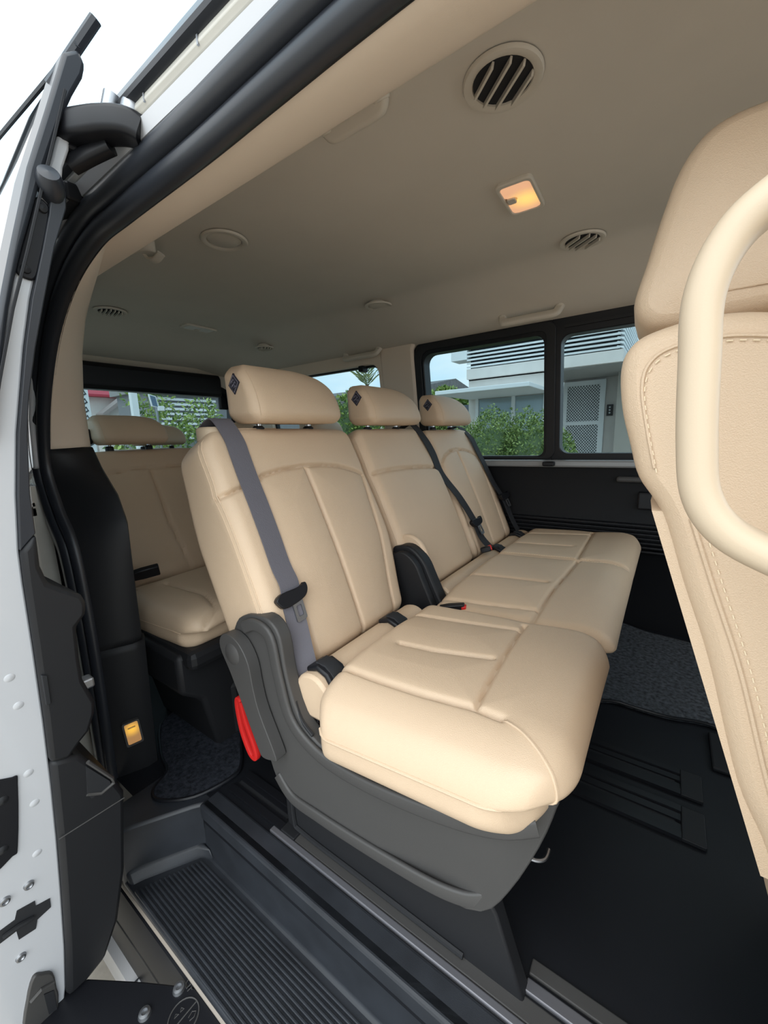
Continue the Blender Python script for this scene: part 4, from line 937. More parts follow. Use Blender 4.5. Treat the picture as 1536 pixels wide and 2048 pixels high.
# courtesy lamp on the pillar
cl = empty('courtesy_lamp', (-1.02, 0.345, 0.12)); tag(cl, 'small amber courtesy lamp set in the black pillar trim', 'lamp')
e1 = np.array([0.30, 0.92, 0.06]); e1 /= np.linalg.norm(e1)
C0 = np.array([-1.012, 0.339, 0.118]); nn = np.array([0.95, -0.30, 0]); nn /= np.linalg.norm(nn); e2 = np.cross(nn, e1)
if e2[2] < 0: e2 = -e2
lf = lambda p, d: C0 + e1 * p[0] + e2 * p[1] + nn * d
fix(mesh('bezel', *ring(rrect(0.036, 0.064, 0.004, 2), rrect(0.028, 0.056, 0.003, 2), -0.015, 0.004, lf), GREYP, cl, True, 35))
CLM = lamp_mat('courtesy_lens_lit', (0.34, 0.17, 0.06), (1.0, 0.55, 0.06), 0.9, tuple(C0 + e2 * 0.010 - np.array([-1.02, 0.345, 0.12])), 0.024, (0.22, 0.13, 0.06))
fix(mesh('lens', *prism(rrect(0.029, 0.057, 0.003, 2), -0.012, 0.002, lf), CLM, cl, True, 35))
mesh('bulb_bar', *tube([lf((-0.008, 0.016), 0.004), lf((0, 0.016), 0.004), lf((0.008, 0.016), 0.004)], 0.0016, 6), mat('lamp_amber', (0.7, 0.4, 0.1), 0.4), cl)

# ================================================================== FLOOR MATS
def mat_obj(name, pts, m, label, h=0.012, n=5):
    P = [tuple(p) for p in smooth_poly(pts, n)]
    o = fix(mesh(name, *prism(P, 0.001, h, lambda p, d: (p[0], p[1], d)), m, None, True, 40, 0.003)); tag(o, label, 'floor mat')
    edge = smooth_poly([(x, y, h - 0.002) for x, y in pts], n)
    mesh('mat_edge', *tube(list(edge) + [edge[0]], 0.004, 6), BLACKS, o); return o
mat_obj('floor_mat', [(-1.15, 0.47), (-1.03, 0.40), (-0.955, 0.378), (-0.925, 0.332), (-0.885, 0.325), (-0.825, 0.375), (-0.80, 0.455), (-0.815, 0.49), (-0.87, 0.53), (-0.98, 0.60), (-1.12, 0.60)], CARPET, 'black carpet floor mat behind the seat, beside the pillar foot')
mat_obj('floor_mat', [(-0.16, 1.79), (0.0, 1.78), (0.16, 1.76), (0.40, 1.74), (0.44, 1.5), (0.42, 1.22), (0.166, 1.272), (0.05, 1.25), (-0.063, 1.25), (-0.16, 1.27)], CARPET2, 'grey textured carpet mat on the floor ahead of the double seat')

# ================================================================== SLIDING DOOR (open, slid rearward)
door = empty('sliding_door', (-0.70, 0.12, 0.3)); tag(door, 'open white sliding door edge with black inner trim', 'door')
def dfn(p, d): return (-0.58 + 0.163 * (p[1] - 1.2) + d, p[0], p[1])
band_r = [(0.245, 1.2302), (0.2511, 1.2196), (0.2475, 1.2065), (0.2359, 1.1847), (0.2224, 1.1553), (0.2118, 1.1276), (0.1977, 1.0905), (0.1918, 1.0728), (0.1735, 1.0188), (0.168, 1.0011), (0.1553, 0.9546), (0.1459, 0.9118), (0.128, 0.8179)]
band_l = [(0.2302, 1.2186), (0.2084, 1.1573), (0.1869, 1.0984), (0.1659, 1.0259), (0.1514, 0.9736), (0.1272, 0.878), (0.1133, 0.8181)]
white_r = [(0.2345, 1.1794), (0.2347, 1.1567), (0.2313, 1.1364), (0.2236, 1.1165), (0.2199, 1.0933), (0.2072, 1.0835), (0.2032, 1.0627), (0.1932, 1.0248), (0.1777, 0.9708), (0.1658, 0.9173), (0.1558, 0.8621), (0.1483, 0.8205), (0.1392, 0.7466), (0.1332, 0.675), (0.1322, 0.6319), (0.1318, 0.536), (0.1303, 0.4159), (0.1274, 0.2986), (0.1235, 0.1993), (0.1184, 0.0974), (0.1106, -0.0367), (0.1026, -0.1321), (0.0892, -0.2149), (0.0721, -0.30)]
white_l = [(-0.01, -0.30), (0.0, 0.0), (0.01, 0.3), (0.015, 0.55), (0.03, 0.70), (0.09, 0.8178), (0.14, 0.8796), (0.163, 0.9833), (0.190, 1.06), (0.213, 1.12), (0.230, 1.172)]
seal_r = [(0.2221, 1.0918), (0.2208, 1.074), (0.2047, 1.0284), (0.19, 0.9736), (0.1756, 0.9187), (0.1633, 0.8626), (0.1571, 0.8204), (0.151, 0.745), (0.1508, 0.6944)]
trim_r = [(0.1508, 0.6944), (0.1501, 0.6496), (0.1557, 0.6234), (0.1742, 0.6073), (0.1907, 0.5937), (0.195, 0.5802), (0.1934, 0.5622), (0.1803, 0.5474), (0.1793, 0.4979), (0.1801, 0.4585), (0.1919, 0.4132), (0.1901, 0.3928), (0.1802, 0.3654), (0.1679, 0.3545)]
trim_lo = [(0.1672, 0.325), (0.2031, 0.2546), (0.219, 0.2061), (0.2076, 0.038), (0.1885, -0.0704), (0.1612, -0.1383), (0.1309, -0.1526), (0.1014, -0.152)]
wpoly = white_r + white_l
frame = fix(mesh('door_shell', *prism(wpoly, -0.85, 0.0, dfn), WHITE, door, True, 30, 0.006))
outer = fix(mesh('outer_applique', *prism(band_r + [(0.09, 0.80), (0.03, 0.69), (0.0, 0.60), (-0.03, 0.60), (0.02, 0.70), (0.06, 0.78)] + band_l[::-1], -0.04, 0.012, dfn), RUBBER, door, True, 30, 0.004))
mesh('applique_groove', *sweep([dfn((a * 0.55 + 0.0, b), 0.0125) for a, b in []] or [dfn(p, 0.012) for p in [(0.2285, 1.185), (0.2135, 1.135), (0.195, 1.075), (0.178, 1.018), (0.158, 0.955), (0.138, 0.88), (0.124, 0.82)]], rrect(0.002, 0.003, 0.0005, 1), up=(0, 1, 0)), DARKHOLE, outer)
fix(mesh('door_glass', *prism([(p[0] + 0.004, p[1] - 0.002) for p in band_l] + [(p[0] + 0.010, p[1] - 0.002) for p in band_l[::-1]], -0.85, -0.03, dfn), mat('dark_mirror_glass', (0.02, 0.025, 0.03), 0.03, spec=1.0), door, True, 30))
# aerial-like glass edge strip running out from the top corner
mesh('drip_moulding', *tube([(-0.552, 0.262, 1.262), (-0.570, 0.248, 1.238), (-0.60, 0.226, 1.20)], 0.006, 8), RUBBER, door)
mesh('glass_edge', *tube([(-0.566, 0.246, 1.236), (-0.75, 0.232, 1.232), (-1.2, 0.20, 1.225)], 0.003, 6), RUBBER, door)
sealpoly = [(0.2199, 1.0933)] + seal_r + [(0.1332, 0.675), (0.1392, 0.7466), (0.1483, 0.8205), (0.1558, 0.8621), (0.1658, 0.9173), (0.1777, 0.9708), (0.1932, 1.0248), (0.2032, 1.0627), (0.2072, 1.0835)]
fix(mesh('door_seal', *prism(sealpoly, -0.80, 0.006, dfn), RUBBER, door, True, 30, 0.006))
mesh('seal_horn', *lathe([(0.0, 0.012), (0.010, 0.010), (0.014, 0.0), (0.013, -0.012), (0.008, -0.03), (0.0, -0.034)], dfn((0.205, 1.092), 0.012), (1, -0.3, 0.5), 16), RUBBER, door)
plate = [(0.1929, 1.0756), (0.2038, 1.0726), (0.2036, 1.058), (0.1901, 1.0088), (0.1837, 0.9918), (0.1746, 0.9904), (0.1673, 0.995), (0.1701, 1.008), (0.1865, 1.0566)]
pt = fix(mesh('cover_plate', *prism([tuple(p) for p in smooth_poly(plate, 3)], 0.0, 0.004, dfn), BLACKS, door, True, 30, 0.002))
for p in ((0.198, 1.066), (0.176, 1.000)):
    mesh('screw', *lathe([(0.0, 0.004), (0.004, 0.003), (0.005, 0.0)], dfn(p, 0.004), (1, 0, -0.16), 12), BLACKP, pt)
tb = trim_r + [(0.15, 0.335), (0.1285, 0.345), (0.1303, 0.4159), (0.1318, 0.536), (0.1322, 0.6319), (0.1332, 0.675)]
tu = fix(mesh('upper_trim', *prism(tb, -0.80, 0.010, dfn), BLACKP, door, True, 30, 0.006))
fix(mesh('pull_cup', *prism([(0.1331, 0.494), (0.1394, 0.4904), (0.1391, 0.4445), (0.1333, 0.444)], 0.004, 0.0125, dfn), DARKHOLE, tu, True, 30, 0.001))
mesh('latch_clip', *box(-0.72, -0.70, 0.176, 0.196, 0.436, 0.452), STEEL, tu, False, bevel=0.003)
tl = fix(mesh('lower_trim', *prism([(0.165, 0.330)] + trim_lo[1:] + [(0.1026, -0.1321), (0.1106, -0.0367), (0.1184, 0.0974), (0.1235, 0.1993), (0.1285, 0.346), (0.150, 0.338)], -0.80, 0.010, dfn), BLACKP, door, True, 30, 0.008))
fix(mesh('door_pocket', *prism([(0.1690, 0.3060), (0.1975, 0.2513), (0.1985, 0.2420), (0.1700, 0.2390), (0.1660, 0.253)], 0.006, 0.0125, dfn), DARKHOLE, tl, True, 30))
mesh('trim_seam', *tube([dfn((0.1237, 0.2012), 0.0104), dfn((0.165, 0.199), 0.0104), dfn((0.2165, 0.1962), 0.0104)], 0.0010, 6), GREYP, tl)
mesh('pocket_rim', *tube([dfn((0.166, 0.252), 0.011), dfn((0.184, 0.238), 0.012), dfn((0.203, 0.243), 0.012), dfn((0.2015, 0.2546), 0.012), dfn((0.172, 0.312), 0.011)], 0.003, 8), GREYP, tl)
for p in ((0.0829, 0.145), (0.0555, 0.1468), (0.0587, 0.0171)):
    mesh('screw', *lathe([(0.0, 0.002), (0.003, 0.002), (0.004, 0.004), (0.006, 0.0035), (0.0068, 0.0)], dfn(p, 0.0), (1, 0, -0.16), 16), STEEL, frame)
for p in ((0.1074, 0.4569), (0.1051, 0.342), (0.1036, 0.5031), (0.1057, 0.2853), (0.0985, 0.1928)):
    mesh('plug', *lathe([(0.0, 0.0012), (0.0045, 0.001), (0.006, 0.0)], dfn(p, 0.0), (1, 0, -0.16), 14), WHITE, frame)
latch = [(0.103, 0.0889), (0.1024, 0.0702), (0.0846, 0.066), (0.081, 0.0503), (0.0607, 0.0549), (0.0601, 0.0751), (0.0412, 0.0753), (0.03, 0.085), (0.03, 0.098), (0.0441, 0.0986), (0.0611, 0.0982), (0.0651, 0.1124), (0.0859, 0.1061), (0.0859, 0.0949)]
lt = fix(mesh('latch_opening', *prism(latch, -0.002, 0.0015, dfn), DARKHOLE, frame, True, 30))
mesh('latch_claw', *tube([dfn((0.045, 0.085), 0.003), dfn((0.062, 0.085), 0.004), dfn((0.08, 0.078), 0.003)], 0.004, 8), BLACKP, lt)
strk = [(0.0664, -0.0416), (0.0783, -0.0514), (0.0897, -0.0703), (0.0906, -0.1087), (0.0913, -0.1301), (0.0847, -0.1805), (0.0787, -0.2117), (0.045, -0.1458), (0.0535, -0.0826)]
sk = fix(mesh('lock_cover', *prism([tuple(p) for p in smooth_poly(strk, 3)], -0.002, 0.006, dfn), GREYP, frame, True, 30, 0.003))
fix(mesh('lock_slot', *prism([(0.074, -0.095), (0.086, -0.105), (0.086, -0.155), (0.075, -0.150)], 0.004, 0.0075, dfn), DARKHOLE, sk, True, 30))
mesh('lock_ridge', *tube([dfn((0.058, -0.085), 0.007), dfn((0.072, -0.078), 0.008), dfn((0.088, -0.088), 0.007)], 0.003, 8), GREYP, sk)
bpl = [(0.045, 0.352), (0.088, 0.3499), (0.0922, 0.3353), (0.0798, 0.2292), (0.0723, 0.2179), (0.035, 0.214)]
bp_ = fix(mesh('contact_plate', *prism([tuple(p) for p in smooth_poly(bpl, 3)], -0.002, 0.003, dfn), BLACKS, frame, True, 30, 0.002))
for p in ((0.074, 0.322), (0.064, 0.24)):
    mesh('screw', *lathe([(0.0, 0.003), (0.005, 0.002), (0.007, 0.0)], dfn(p, 0.003), (1, 0, -0.16), 12), BLACKP, bp_)

# upper roller arm
ua = empty('roller_arm'); ua.parent = door; ua['label'] = 'black upper roller arm'
mesh('arm', *sweep(smooth_poly([(-0.60, 0.232, 1.158), (-0.575, 0.244, 1.158), (-0.555, 0.258, 1.160), (-0.535, 0.272, 1.158), (-0.525, 0.284, 1.152)], 6, False), rrect(0.034, 0.028, 0.007, 3), up=(0, 0, 1)), BLACKS, ua)
mesh('arm_bridge', *sweep(smooth_poly([(-0.604, 0.236, 1.128), (-0.585, 0.250, 1.138), (-0.562, 0.264, 1.146)], 5, False), rrect(0.018, 0.016, 0.005, 3), up=(0, 0, 1)), BLACKS, ua)
mesh('mount_block', *box(-0.625, -0.59, 0.225, 0.243, 1.138, 1.182), BLACKS, ua, False, bevel=0.004)
mesh('roller', *lathe([(0.0, -0.012), (0.010, -0.012), (0.012, -0.006), (0.012, 0.006), (0.010, 0.012), (0.0, 0.012)], (-0.527, 0.278, 1.176), (0.2, 0.3, 1), 18), STEEL, ua)
mesh('roller', *lathe([(0.0, -0.010), (0.008, -0.010), (0.009, 0.010), (0.0, 0.010)], (-0.548, 0.263, 1.180), (0.2, 0.3, 1), 18), STEEL, ua)
mesh('stop_pad', *box(-0.84, -0.70, 0.262, 0.286, 1.136, 1.160), BLACKS, ua, False, bevel=0.004)
# lower roller bracket
lb = empty('roller_bracket'); lb.parent = door; lb['label'] = 'black lower roller bracket with bolts'
fix(mesh('bracket_plate', *prism([(-0.90, 0.04), (-0.90, 0.115), (-0.875, 0.146), (-0.78, 0.205), (-0.68, 0.262), (-0.58, 0.262), (-0.40, 0.20), (-0.40, 0.04)], -0.167, -0.155, lambda p, d: (p[0] * 0.91, p[1] * 0.91, d)), BLACKS, lb, True, 30, 0.003))
for (x, y) in ((-0.724, 0.186), (-0.705, 0.241)):
    mesh('bolt', *lathe([(0.0, 0.003), (0.004, 0.003), (0.005, 0.006), (0.009, 0.005), (0.0105, 0.0)], (x * 0.91, y * 0.91, -0.155), (0, 0, 1), 18), STEEL, lb)
def flat_circle(cx, cy, r): return [(cx + r * math.cos(a), cy + r * math.sin(a), -0.1545) for a in np.linspace(0, 2 * math.pi, 29)]
cx, cy = -0.600, 0.205
mk = [tube(flat_circle(cx, cy, 0.024), 0.0011, 5), tube([(cx - 0.0, cy - 0.024, -0.1545), (cx, cy, -0.1545), (cx + 0.0, cy + 0.024, -0.1545)], 0.0010, 5),
      tube([(cx + 0.008, cy + 0.004, -0.1545), (cx + 0.006, cy + 0.012, -0.1545), (cx + 0.011, cy + 0.016, -0.1545), (cx + 0.015, cy + 0.010, -0.1545), (cx + 0.013, cy + 0.003, -0.1545)], 0.0008, 5),
      tube([(cx - 0.014, cy - 0.006, -0.1545), (cx - 0.010, cy - 0.003, -0.1545), (cx - 0.011, cy - 0.010, -0.1545), (cx - 0.014, cy - 0.006, -0.1545)], 0.0008, 5),
      tube([(cx - 0.014, cy + 0.004, -0.1545), (cx - 0.009, cy + 0.006, -0.1545), (cx - 0.010, cy + 0.0, -0.1545), (cx - 0.014, cy + 0.004, -0.1545)], 0.0008, 5)]
mesh('warning_mark', *join(mk), GREYP, lb)
ux, uy = -0.640, 0.228
mesh('cast_lettering', *join([tube([(ux, uy + 0.008, -0.1545), (ux + 0.003, uy, -0.1545), (ux + 0.009, uy - 0.001, -0.1545), (ux + 0.010, uy + 0.007, -0.1545)], 0.0008, 5), tube([(ux + 0.014, uy - 0.002, -0.1545), (ux + 0.015, uy + 0.005, -0.1545), (ux + 0.019, uy + 0.004, -0.1545)], 0.0008, 5)]), GREYP, lb)

# ================================================================== OUTSIDE : far side house, hedge, trees
rng = np.random.default_rng(7)
def leaves(name, pts, nrm, size, m, parent=None, aspect=0.45, droop=0.3):
    """each leaf is a folded diamond of 2 quads"""
    n = len(pts); a = rng.normal(size=(n, 3)); a /= np.linalg.norm(a, axis=1)[:, None]
    d = nrm * 0.7 + a * 0.8; d[:, 2] -= droop * 0.3; d /= np.linalg.norm(d, axis=1)[:, None]
    b = rng.normal(size=(n, 3)); s = np.cross(d, b); s /= np.linalg.norm(s, axis=1)[:, None]; u = np.cross(s, d)
    L = size * rng.uniform(0.6, 1.3, n)[:, None]; w = L * aspect * 0.5
    V = np.stack([pts, pts + d * L * 0.5 + s * w + u * w * 0.3, pts + d * L, pts + d * L * 0.5 - s * w + u * w * 0.3, pts + d * L * 0.5], 1).reshape(-1, 3)
    k = np.arange(n)[:, None] * 5; F = np.vstack([k + np.array([[0, 1, 4, 4]]), ]) if False else None
    F = []
    for i in range(n):
        q = i * 5; F += [(q, q + 1, q + 4), (q + 1, q + 2, q + 4), (q + 2, q + 3, q + 4), (q + 3, q, q + 4)]
    o = mesh(name, V, F, m, parent, False); o['kind'] = 'stuff'; return o
def ell_pts(n, c, r, lump=0.12, zmin=None, shell=0.85):
    d = rng.normal(size=(n, 3)); d /= np.linalg.norm(d, axis=1)[:, None]
    k = shell + (1 - shell) * rng.random(n) + lump * (np.sin(d[:, 0] * 9 + c[0] * 3) * np.sin(d[:, 1] * 8) * np.sin(d[:, 2] * 7 + c[1]))
    P = np.array(c) + d * k[:, None] * np.array(r)
    if zmin is not None: ok = P[:, 2] > zmin; P = P[ok]; d = d[ok]
    return P, d
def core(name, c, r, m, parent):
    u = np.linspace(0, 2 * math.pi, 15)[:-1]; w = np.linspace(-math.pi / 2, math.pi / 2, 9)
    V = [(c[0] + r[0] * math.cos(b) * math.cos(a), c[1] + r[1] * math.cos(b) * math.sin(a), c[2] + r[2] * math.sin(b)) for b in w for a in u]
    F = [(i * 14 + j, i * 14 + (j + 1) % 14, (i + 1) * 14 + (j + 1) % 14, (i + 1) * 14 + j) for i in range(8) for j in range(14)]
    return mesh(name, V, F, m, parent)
def bush(name, label, cat, blobs, n, size, m, group=None, trunk=None, dark=LEAF_D, solid=True, shell=0.85):
    c = blobs[0][0]; o = empty(name, (c[0], c[1], -0.5)); tag(o, label, cat, group)
    P = []; D = []
    for (bc, br) in blobs:
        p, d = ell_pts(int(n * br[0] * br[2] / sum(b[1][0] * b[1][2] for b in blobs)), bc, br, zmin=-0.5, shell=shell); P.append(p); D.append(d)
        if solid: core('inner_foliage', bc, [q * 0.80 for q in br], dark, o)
    leaves('foliage', np.vstack(P), np.vstack(D), size, m, o)
    if trunk:
        mesh('trunk', *tube(trunk[0], trunk[1], 8), BARK, o)
    return o
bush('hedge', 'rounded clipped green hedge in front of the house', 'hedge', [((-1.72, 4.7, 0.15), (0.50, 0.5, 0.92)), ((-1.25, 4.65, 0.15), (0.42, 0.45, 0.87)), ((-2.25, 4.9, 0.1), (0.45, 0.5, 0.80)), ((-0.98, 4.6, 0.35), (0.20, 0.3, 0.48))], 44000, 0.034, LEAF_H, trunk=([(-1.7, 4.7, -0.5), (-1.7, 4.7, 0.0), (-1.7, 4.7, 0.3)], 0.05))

house = empty('house', (-1.5, 7.2, -0.5)); tag(house, 'cream rendered house with white louvres and flat awning beyond the side window', 'house')
mesh('wall', *box(-3.05, -1.62, 7.05, 7.4, -0.5, 1.93), WALLR, house, False)
mesh('porch_wall', *box(-1.75, 1.2, 8.55, 8.8, -0.5, 2.0), WALLR, house, False)
mesh('fascia', *box(-3.05, -0.65, 6.95, 7.11, 1.76, 1.93), WALLR, house, False)
mesh('fascia_return', *box(-0.75, -0.65, 7.12, 9.5, 1.76, 1.93), WALLR, house, False)
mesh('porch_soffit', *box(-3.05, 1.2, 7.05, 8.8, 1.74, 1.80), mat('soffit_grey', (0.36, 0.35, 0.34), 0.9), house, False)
mesh('porch_side_wall', *box(-0.80, -0.55, 8.0, 8.6, -0.5, 1.8), mat('side_wall_grey', (0.40, 0.37, 0.33), 0.9), house, False)
mesh('louvre_backing', *box(-3.02, -0.74, 7.06, 7.3, 1.93, 3.2), SLATD, house, False)
mesh('louvre_backing_return', *box(-0.76, -0.72, 7.1, 9.5, 1.93, 3.2), SLATD, house, False)
for k in range(20):
    z = 1.945 + 0.062 * k
    sl = fix(mesh('louvre_slat', *prism([(6.96, z), (6.955, z + 0.030), (7.06, z + 0.048), (7.065, z + 0.032)], -3.05, -0.70, lambda p, d: (d, p[0], p[1])), SLATW, house, False))
    fix(mesh('louvre_slat', *prism([(-0.66, z), (-0.655, z + 0.030), (-0.74, z + 0.048), (-0.745, z + 0.032)], 6.99, 9.5, lambda p, d: (p[0], d, p[1])), SLATW, house, False))
mesh('louvre_end', *box(-3.35, -3.05, 6.95, 7.3, 2.1, 3.2), SLATW, house, False)
mesh('awning', *box(-3.05, -1.62, 5.75, 7.05, 1.415, 1.475), SLATW, house, False, bevel=0.008)
mesh('side_fence', *box(-3.6, -3.05, 7.3, 7.36, -0.5, 1.35), mat('fence_blue', (0.12, 0.14, 0.18), 0.8), house, False)
hw = mesh('window_frame', *join([box(-2.90, -1.70, 7.0, 7.05, 1.45, 1.48), box(-2.90, -1.70, 7.0, 7.05, 0.69, 0.72), box(-2.90, -2.85, 7.0, 7.05, 0.72, 1.45), box(-2.26, -2.20, 7.0, 7.05, 0.72, 1.45), box(-1.74, -1.70, 7.0, 7.05, 0.72, 1.45)]), SLATW, house, False)
for a, b in ((-2.85, -2.26), (-2.20, -1.74)): mesh('pane', *box(a, b, 7.03, 7.045, 0.77, 1.40), HGLASS, hw, False)
hdoor = mesh('screen_door', *join([box(-1.74, -1.67, 8.46, 8.54, -0.45, 1.70), box(-1.12, -1.03, 8.46, 8.54, -0.45, 1.70), box(-1.67, -1.12, 8.46, 8.54, 1.62, 1.70), box(-1.67, -1.12, 8.46, 8.54, 0.90, 0.97), box(-1.67, -1.12, 8.46, 8.54, -0.45, -0.35)]), SLATW, house, False)
parts = []
for s in (-1, 1):
    for k in range(60):
        t = -1.2 + k * 0.055; x0, z0 = -1.67, -0.4 + t * 1.0
        pts = []
        for xx in (-1.67, -1.12):
            zz = z0 + (xx + 1.67) * 1.15 if s > 0 else z0 + 0.63 - (xx + 1.67) * 1.15
            pts.append((xx, zz))
        (xa, za), (xb, zb) = pts
        if abs(zb - za) < 1e-6: continue
        def clipz(xq, zq, xo, zo):
            zn = min(max(zq, -0.35), 1.62); return xq + (zn - zq) * (xo - xq) / (zo - zq), zn
        if max(za, zb) < -0.34 or min(za, zb) > 1.61: continue
        (xa, za), (xb, zb) = clipz(xa, za, xb, zb), clipz(xb, zb, xa, za)
        parts.append(tube([(xa, 8.49, za), ((xa + xb) / 2, 8.49, (za + zb) / 2), (xb, 8.49, zb)], 0.006, 4))
ms = mesh('diamond_mesh', *join(parts), SLATW, hdoor); ms['kind'] = 'stuff'
mesh('door_backing', *box(-1.68, -1.10, 8.52, 8.545, -0.4, 1.65), mat('door_dark', (0.10, 0.11, 0.12), 0.6), hdoor, False)
sg = mesh('intercom_panel', *box(-1.00, -0.90, 8.51, 8.55, 1.05, 1.25), BLACKS, house, False, bevel=0.006)
for k in range(3): mesh('intercom_button', *lathe([(0.0, 0.006), (0.014, 0.005), (0.016, 0.0)], (-0.95, 8.51, 1.10 + 0.05 * k), (0, -1, 0), 10), SLATW, sg)

bush('garden_tree', 'leafy green tree left of the house louvres, under open sky', 'tree', [((-4.6, 9.2, 1.35), (0.45, 0.5, 0.60)), ((-4.0, 9.4, 1.2), (0.4, 0.4, 0.55)), ((-5.1, 9.2, 1.1), (0.35, 0.4, 0.5))], 5000, 0.12, LEAF_T, trunk=([(-4.6, 9.2, -0.5), (-4.6, 9.2, 0.3), (-4.55, 9.2, 1.2)], 0.07))
bush('garden_shrub', 'bushy green shrub seen through the rear quarter window', 'shrub', [((-4.15, 5.0, 0.95), (0.28, 0.3, 0.55)), ((-4.4, 5.0, 0.80), (0.26, 0.3, 0.5)), ((-3.9, 5.1, 0.6), (0.35, 0.3, 0.7))], 6000, 0.07, LEAF_T, trunk=([(-4.1, 5.0, -0.5), (-4.1, 5.0, 0.2), (-4.1, 5.0, 0.8)], 0.04))
# palm
pm = empty('palm_tree', (-4.55, 6.0, -0.5)); tag(pm, 'spiky palm crown seen through the rear quarter window', 'palm')
mesh('trunk', *tube([(-4.58, 6.0, -0.5), (-4.56, 6.0, 0.6), (-4.55, 6.0, 1.75)], 0.03, 8), BARK, pm)
for k in range(9):
    a = 2 * math.pi * k / 9 + 0.3; el = 0.9 + 0.45 * (k % 3) / 2; ln = 0.55
    base = np.array([-4.55, 6.0, 1.70]); dirh = np.array([math.cos(a), math.sin(a), 0])
    pts = [base + dirh * ln * t * math.cos(el) + np.array([0, 0, ln * t * math.sin(el) - 0.18 * t * t]) for t in np.linspace(0, 1, 8)]
    fv = [tube(pts, 0.006, 5)]
    side = np.cross(dirh, [0, 0, 1.0])
    for i in range(1, 8):
        for s in (-1, 1):
            p = pts[i]; q = p + side * s * 0.13 + (pts[i] - pts[i - 1]) * 1.5 + np.array([0, 0, 0.02])
            fv.append((np.array([p, (p + q) / 2 + np.array([0, 0, 0.016]), q, (p + q) / 2 - np.array([0, 0, 0.012])]), [(0, 1, 2, 3)]))
    mesh('frond', *join(fv), LEAF_P, pm, False)
nb = empty('neighbour_roof', (-12.5, 14, -0.5)); tag(nb, 'low grey roofed building far behind the shrub', 'building')
mesh('wall', *box(-17, -8, 14, 18, -0.5, 2.2), WALLR, nb, False); fix(mesh('roof', *prism([(13.6, 2.2), (13.6, 2.65), (16, 3.1), (18.4, 2.65), (18.4, 2.2)], -17.5, -7.5, lambda p, d: (d, p[0], p[1])), GREYROOF, nb, False))

# ------------------------------------------------------------------ behind the tailgate
bush('street_tree', 'light green leafy tree behind the tailgate window', 'tree', [((-6.6, 3.35, 1.05), (0.30, 0.40, 0.45)), ((-6.8, 4.1, 1.30), (0.3, 0.34, 0.28)), ((-6.4, 2.75, 0.85), (0.3, 0.35, 0.28)), ((-6.7, 3.7, 0.95), (0.3, 0.35, 0.25)), ((-6.7, 3.2, 1.5), (0.3, 0.4, 0.2))], 1500, 0.085, LEAF_T, solid=False, shell=0.35, trunk=([(-6.6, 3.4, -0.5), (-6.6, 3.4, 0.3), (-6.6, 3.38, 1.1)], 0.05))
sb2 = empty('slatted_building', (-9.2, 5.3, -0.5)); tag(sb2, 'grey building with horizontal slat screens behind the tailgate', 'building')
mesh('wall', *box(-10.5, -9.1, 4.3, 9.0, -0.5, 2.4), mat('grey_cladding', (0.22, 0.22, 0.23), 0.8), sb2, False)
for k in range(9):
    z = 0.92 + 0.105 * k
    mesh('slat', *box(-9.1, -9.02, 4.5, 7.2 if z < 1.30 else 5.85, z, z + 0.052), SLATW, sb2, False)
mesh('roof_edge', *box(-10.6, -8.9, 4.2, 6.0, 1.92, 2.10), mat('roof_edge_grey', (0.30, 0.29, 0.28), 0.8), sb2, False)
rh = empty('red_roofed_house', (-15, 5.5, -0.5)); tag(rh, 'distant cream house with red metal roof behind the tailgate', 'house')
mesh('wall', *box(-17, -14.2, 4.0, 6.6, -0.5, 2.28), WALLR, rh, False)
fix(mesh('roof', *prism([(-13.9, 2.28), (-13.9, 2.34), (-15.6, 3.0), (-17.3, 2.34), (-17.3, 2.28)], 3.6, 6.1, lambda p, d: (p[0], d, p[1])), REDROOF, rh, False))
fix(mesh('gable', *prism([(5.0, 1.75), (5.9, 2.45), (6.9, 1.75), (6.9, 1.68), (5.9, 2.33), (5.0, 1.65)], -13.7, -13.2, lambda p, d: (d, p[0], p[1])), mat('gable_brown', (0.33, 0.27, 0.25), 0.8), rh, False))
mesh('gable_wall', *prism([(5.05, -0.5), (6.85, -0.5), (6.85, 1.68), (5.9, 2.33), (5.05, 1.68)], -14.0, -13.6, lambda p, d: (d, p[0], p[1])), WALLR, rh, False)
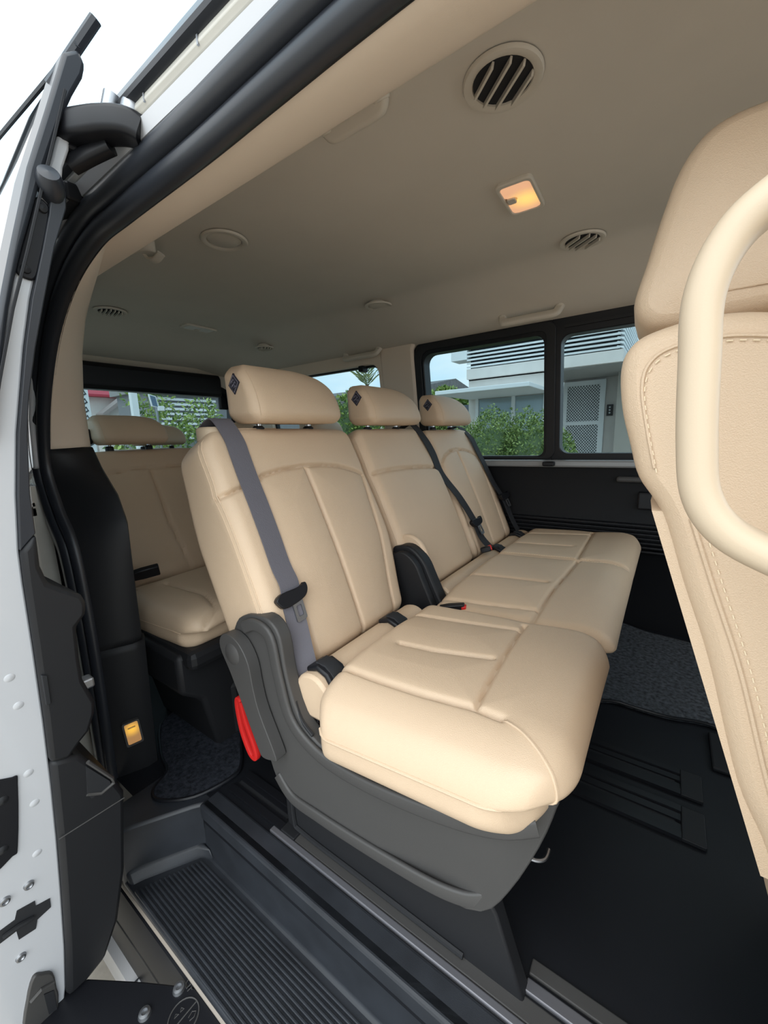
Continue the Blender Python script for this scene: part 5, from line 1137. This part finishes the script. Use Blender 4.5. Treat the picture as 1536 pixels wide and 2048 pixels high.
bush('distant_tree', 'dark green trees on the skyline above the red roof', 'tree', [((-22, 7.5, 2.2), (1.0, 1.6, 1.5)), ((-22, 9.6, 2.0), (1.0, 1.2, 1.4)), ((-24, 12.5, 2.2), (1.0, 1.8, 1.6))], 4000, 0.25, LEAF_D, trunk=([(-22, 7.5, -0.5), (-22, 7.5, 1.0), (-22, 7.5, 2)], 0.15))
fl_ = empty('solar_floodlight', (-5.0, 2.46, -0.5)); tag(fl_, 'pole floodlight with small solar panel behind the tailgate', 'floodlight')
mesh('pole', *tube([(-5.0, 2.46, -0.5), (-5.0, 2.46, 0.5), (-5.0, 2.46, 1.24)], 0.014, 8), STEEL, fl_)
sp = fix(mesh('solar_panel', *prism([(2.375, 1.385), (2.455, 1.365), (2.475, 1.235), (2.395, 1.25)], -4.99, -4.97, lambda p, d: (d, p[0], p[1])), SLATW, fl_, False))
fix(mesh('panel_cells', *prism([(2.388, 1.372), (2.446, 1.357), (2.463, 1.245), (2.405, 1.258)], -4.97, -4.966, lambda p, d: (d, p[0], p[1])), mat('solar_blue', (0.10, 0.16, 0.24), 0.3), sp, False))
mesh('lamp_head', *box(-5.0, -4.95, 2.46, 2.53, 1.20, 1.255), SLATW, fl_, False, bevel=0.004)
sgn_ = empty('sign_post', (-5.0, 1.72, -0.5)); tag(sgn_, 'narrow white upright sign beside the beige pillar, behind the tailgate', 'sign')
mesh('sign_board', *box(-5.03, -5.0, 1.66, 1.785, -0.5, 1.46), SLATW, sgn_, False, bevel=0.004)
for k in range(7):
    z = 1.36 - 0.085 * k
    mesh('sign_letter', *tube([(-4.998, 1.715, z), (-4.998, 1.745, z + 0.025), (-4.998, 1.76, z - 0.01), (-4.998, 1.725, z - 0.03)], 0.008, 6), SLATD, sgn_)
wc = empty('utility_post', (-5.82, 2.58, -0.5)); tag(wc, 'white rendered post among the street tree leaves', 'post')
mesh('post', *box(-5.85, -5.78, 2.54, 2.62, -0.5, 1.75), SLATW, wc, False, bevel=0.004)
mesh('post_cap', *box(-5.87, -5.76, 2.52, 2.64, 1.75, 1.78), SLATW, wc, False, bevel=0.004)
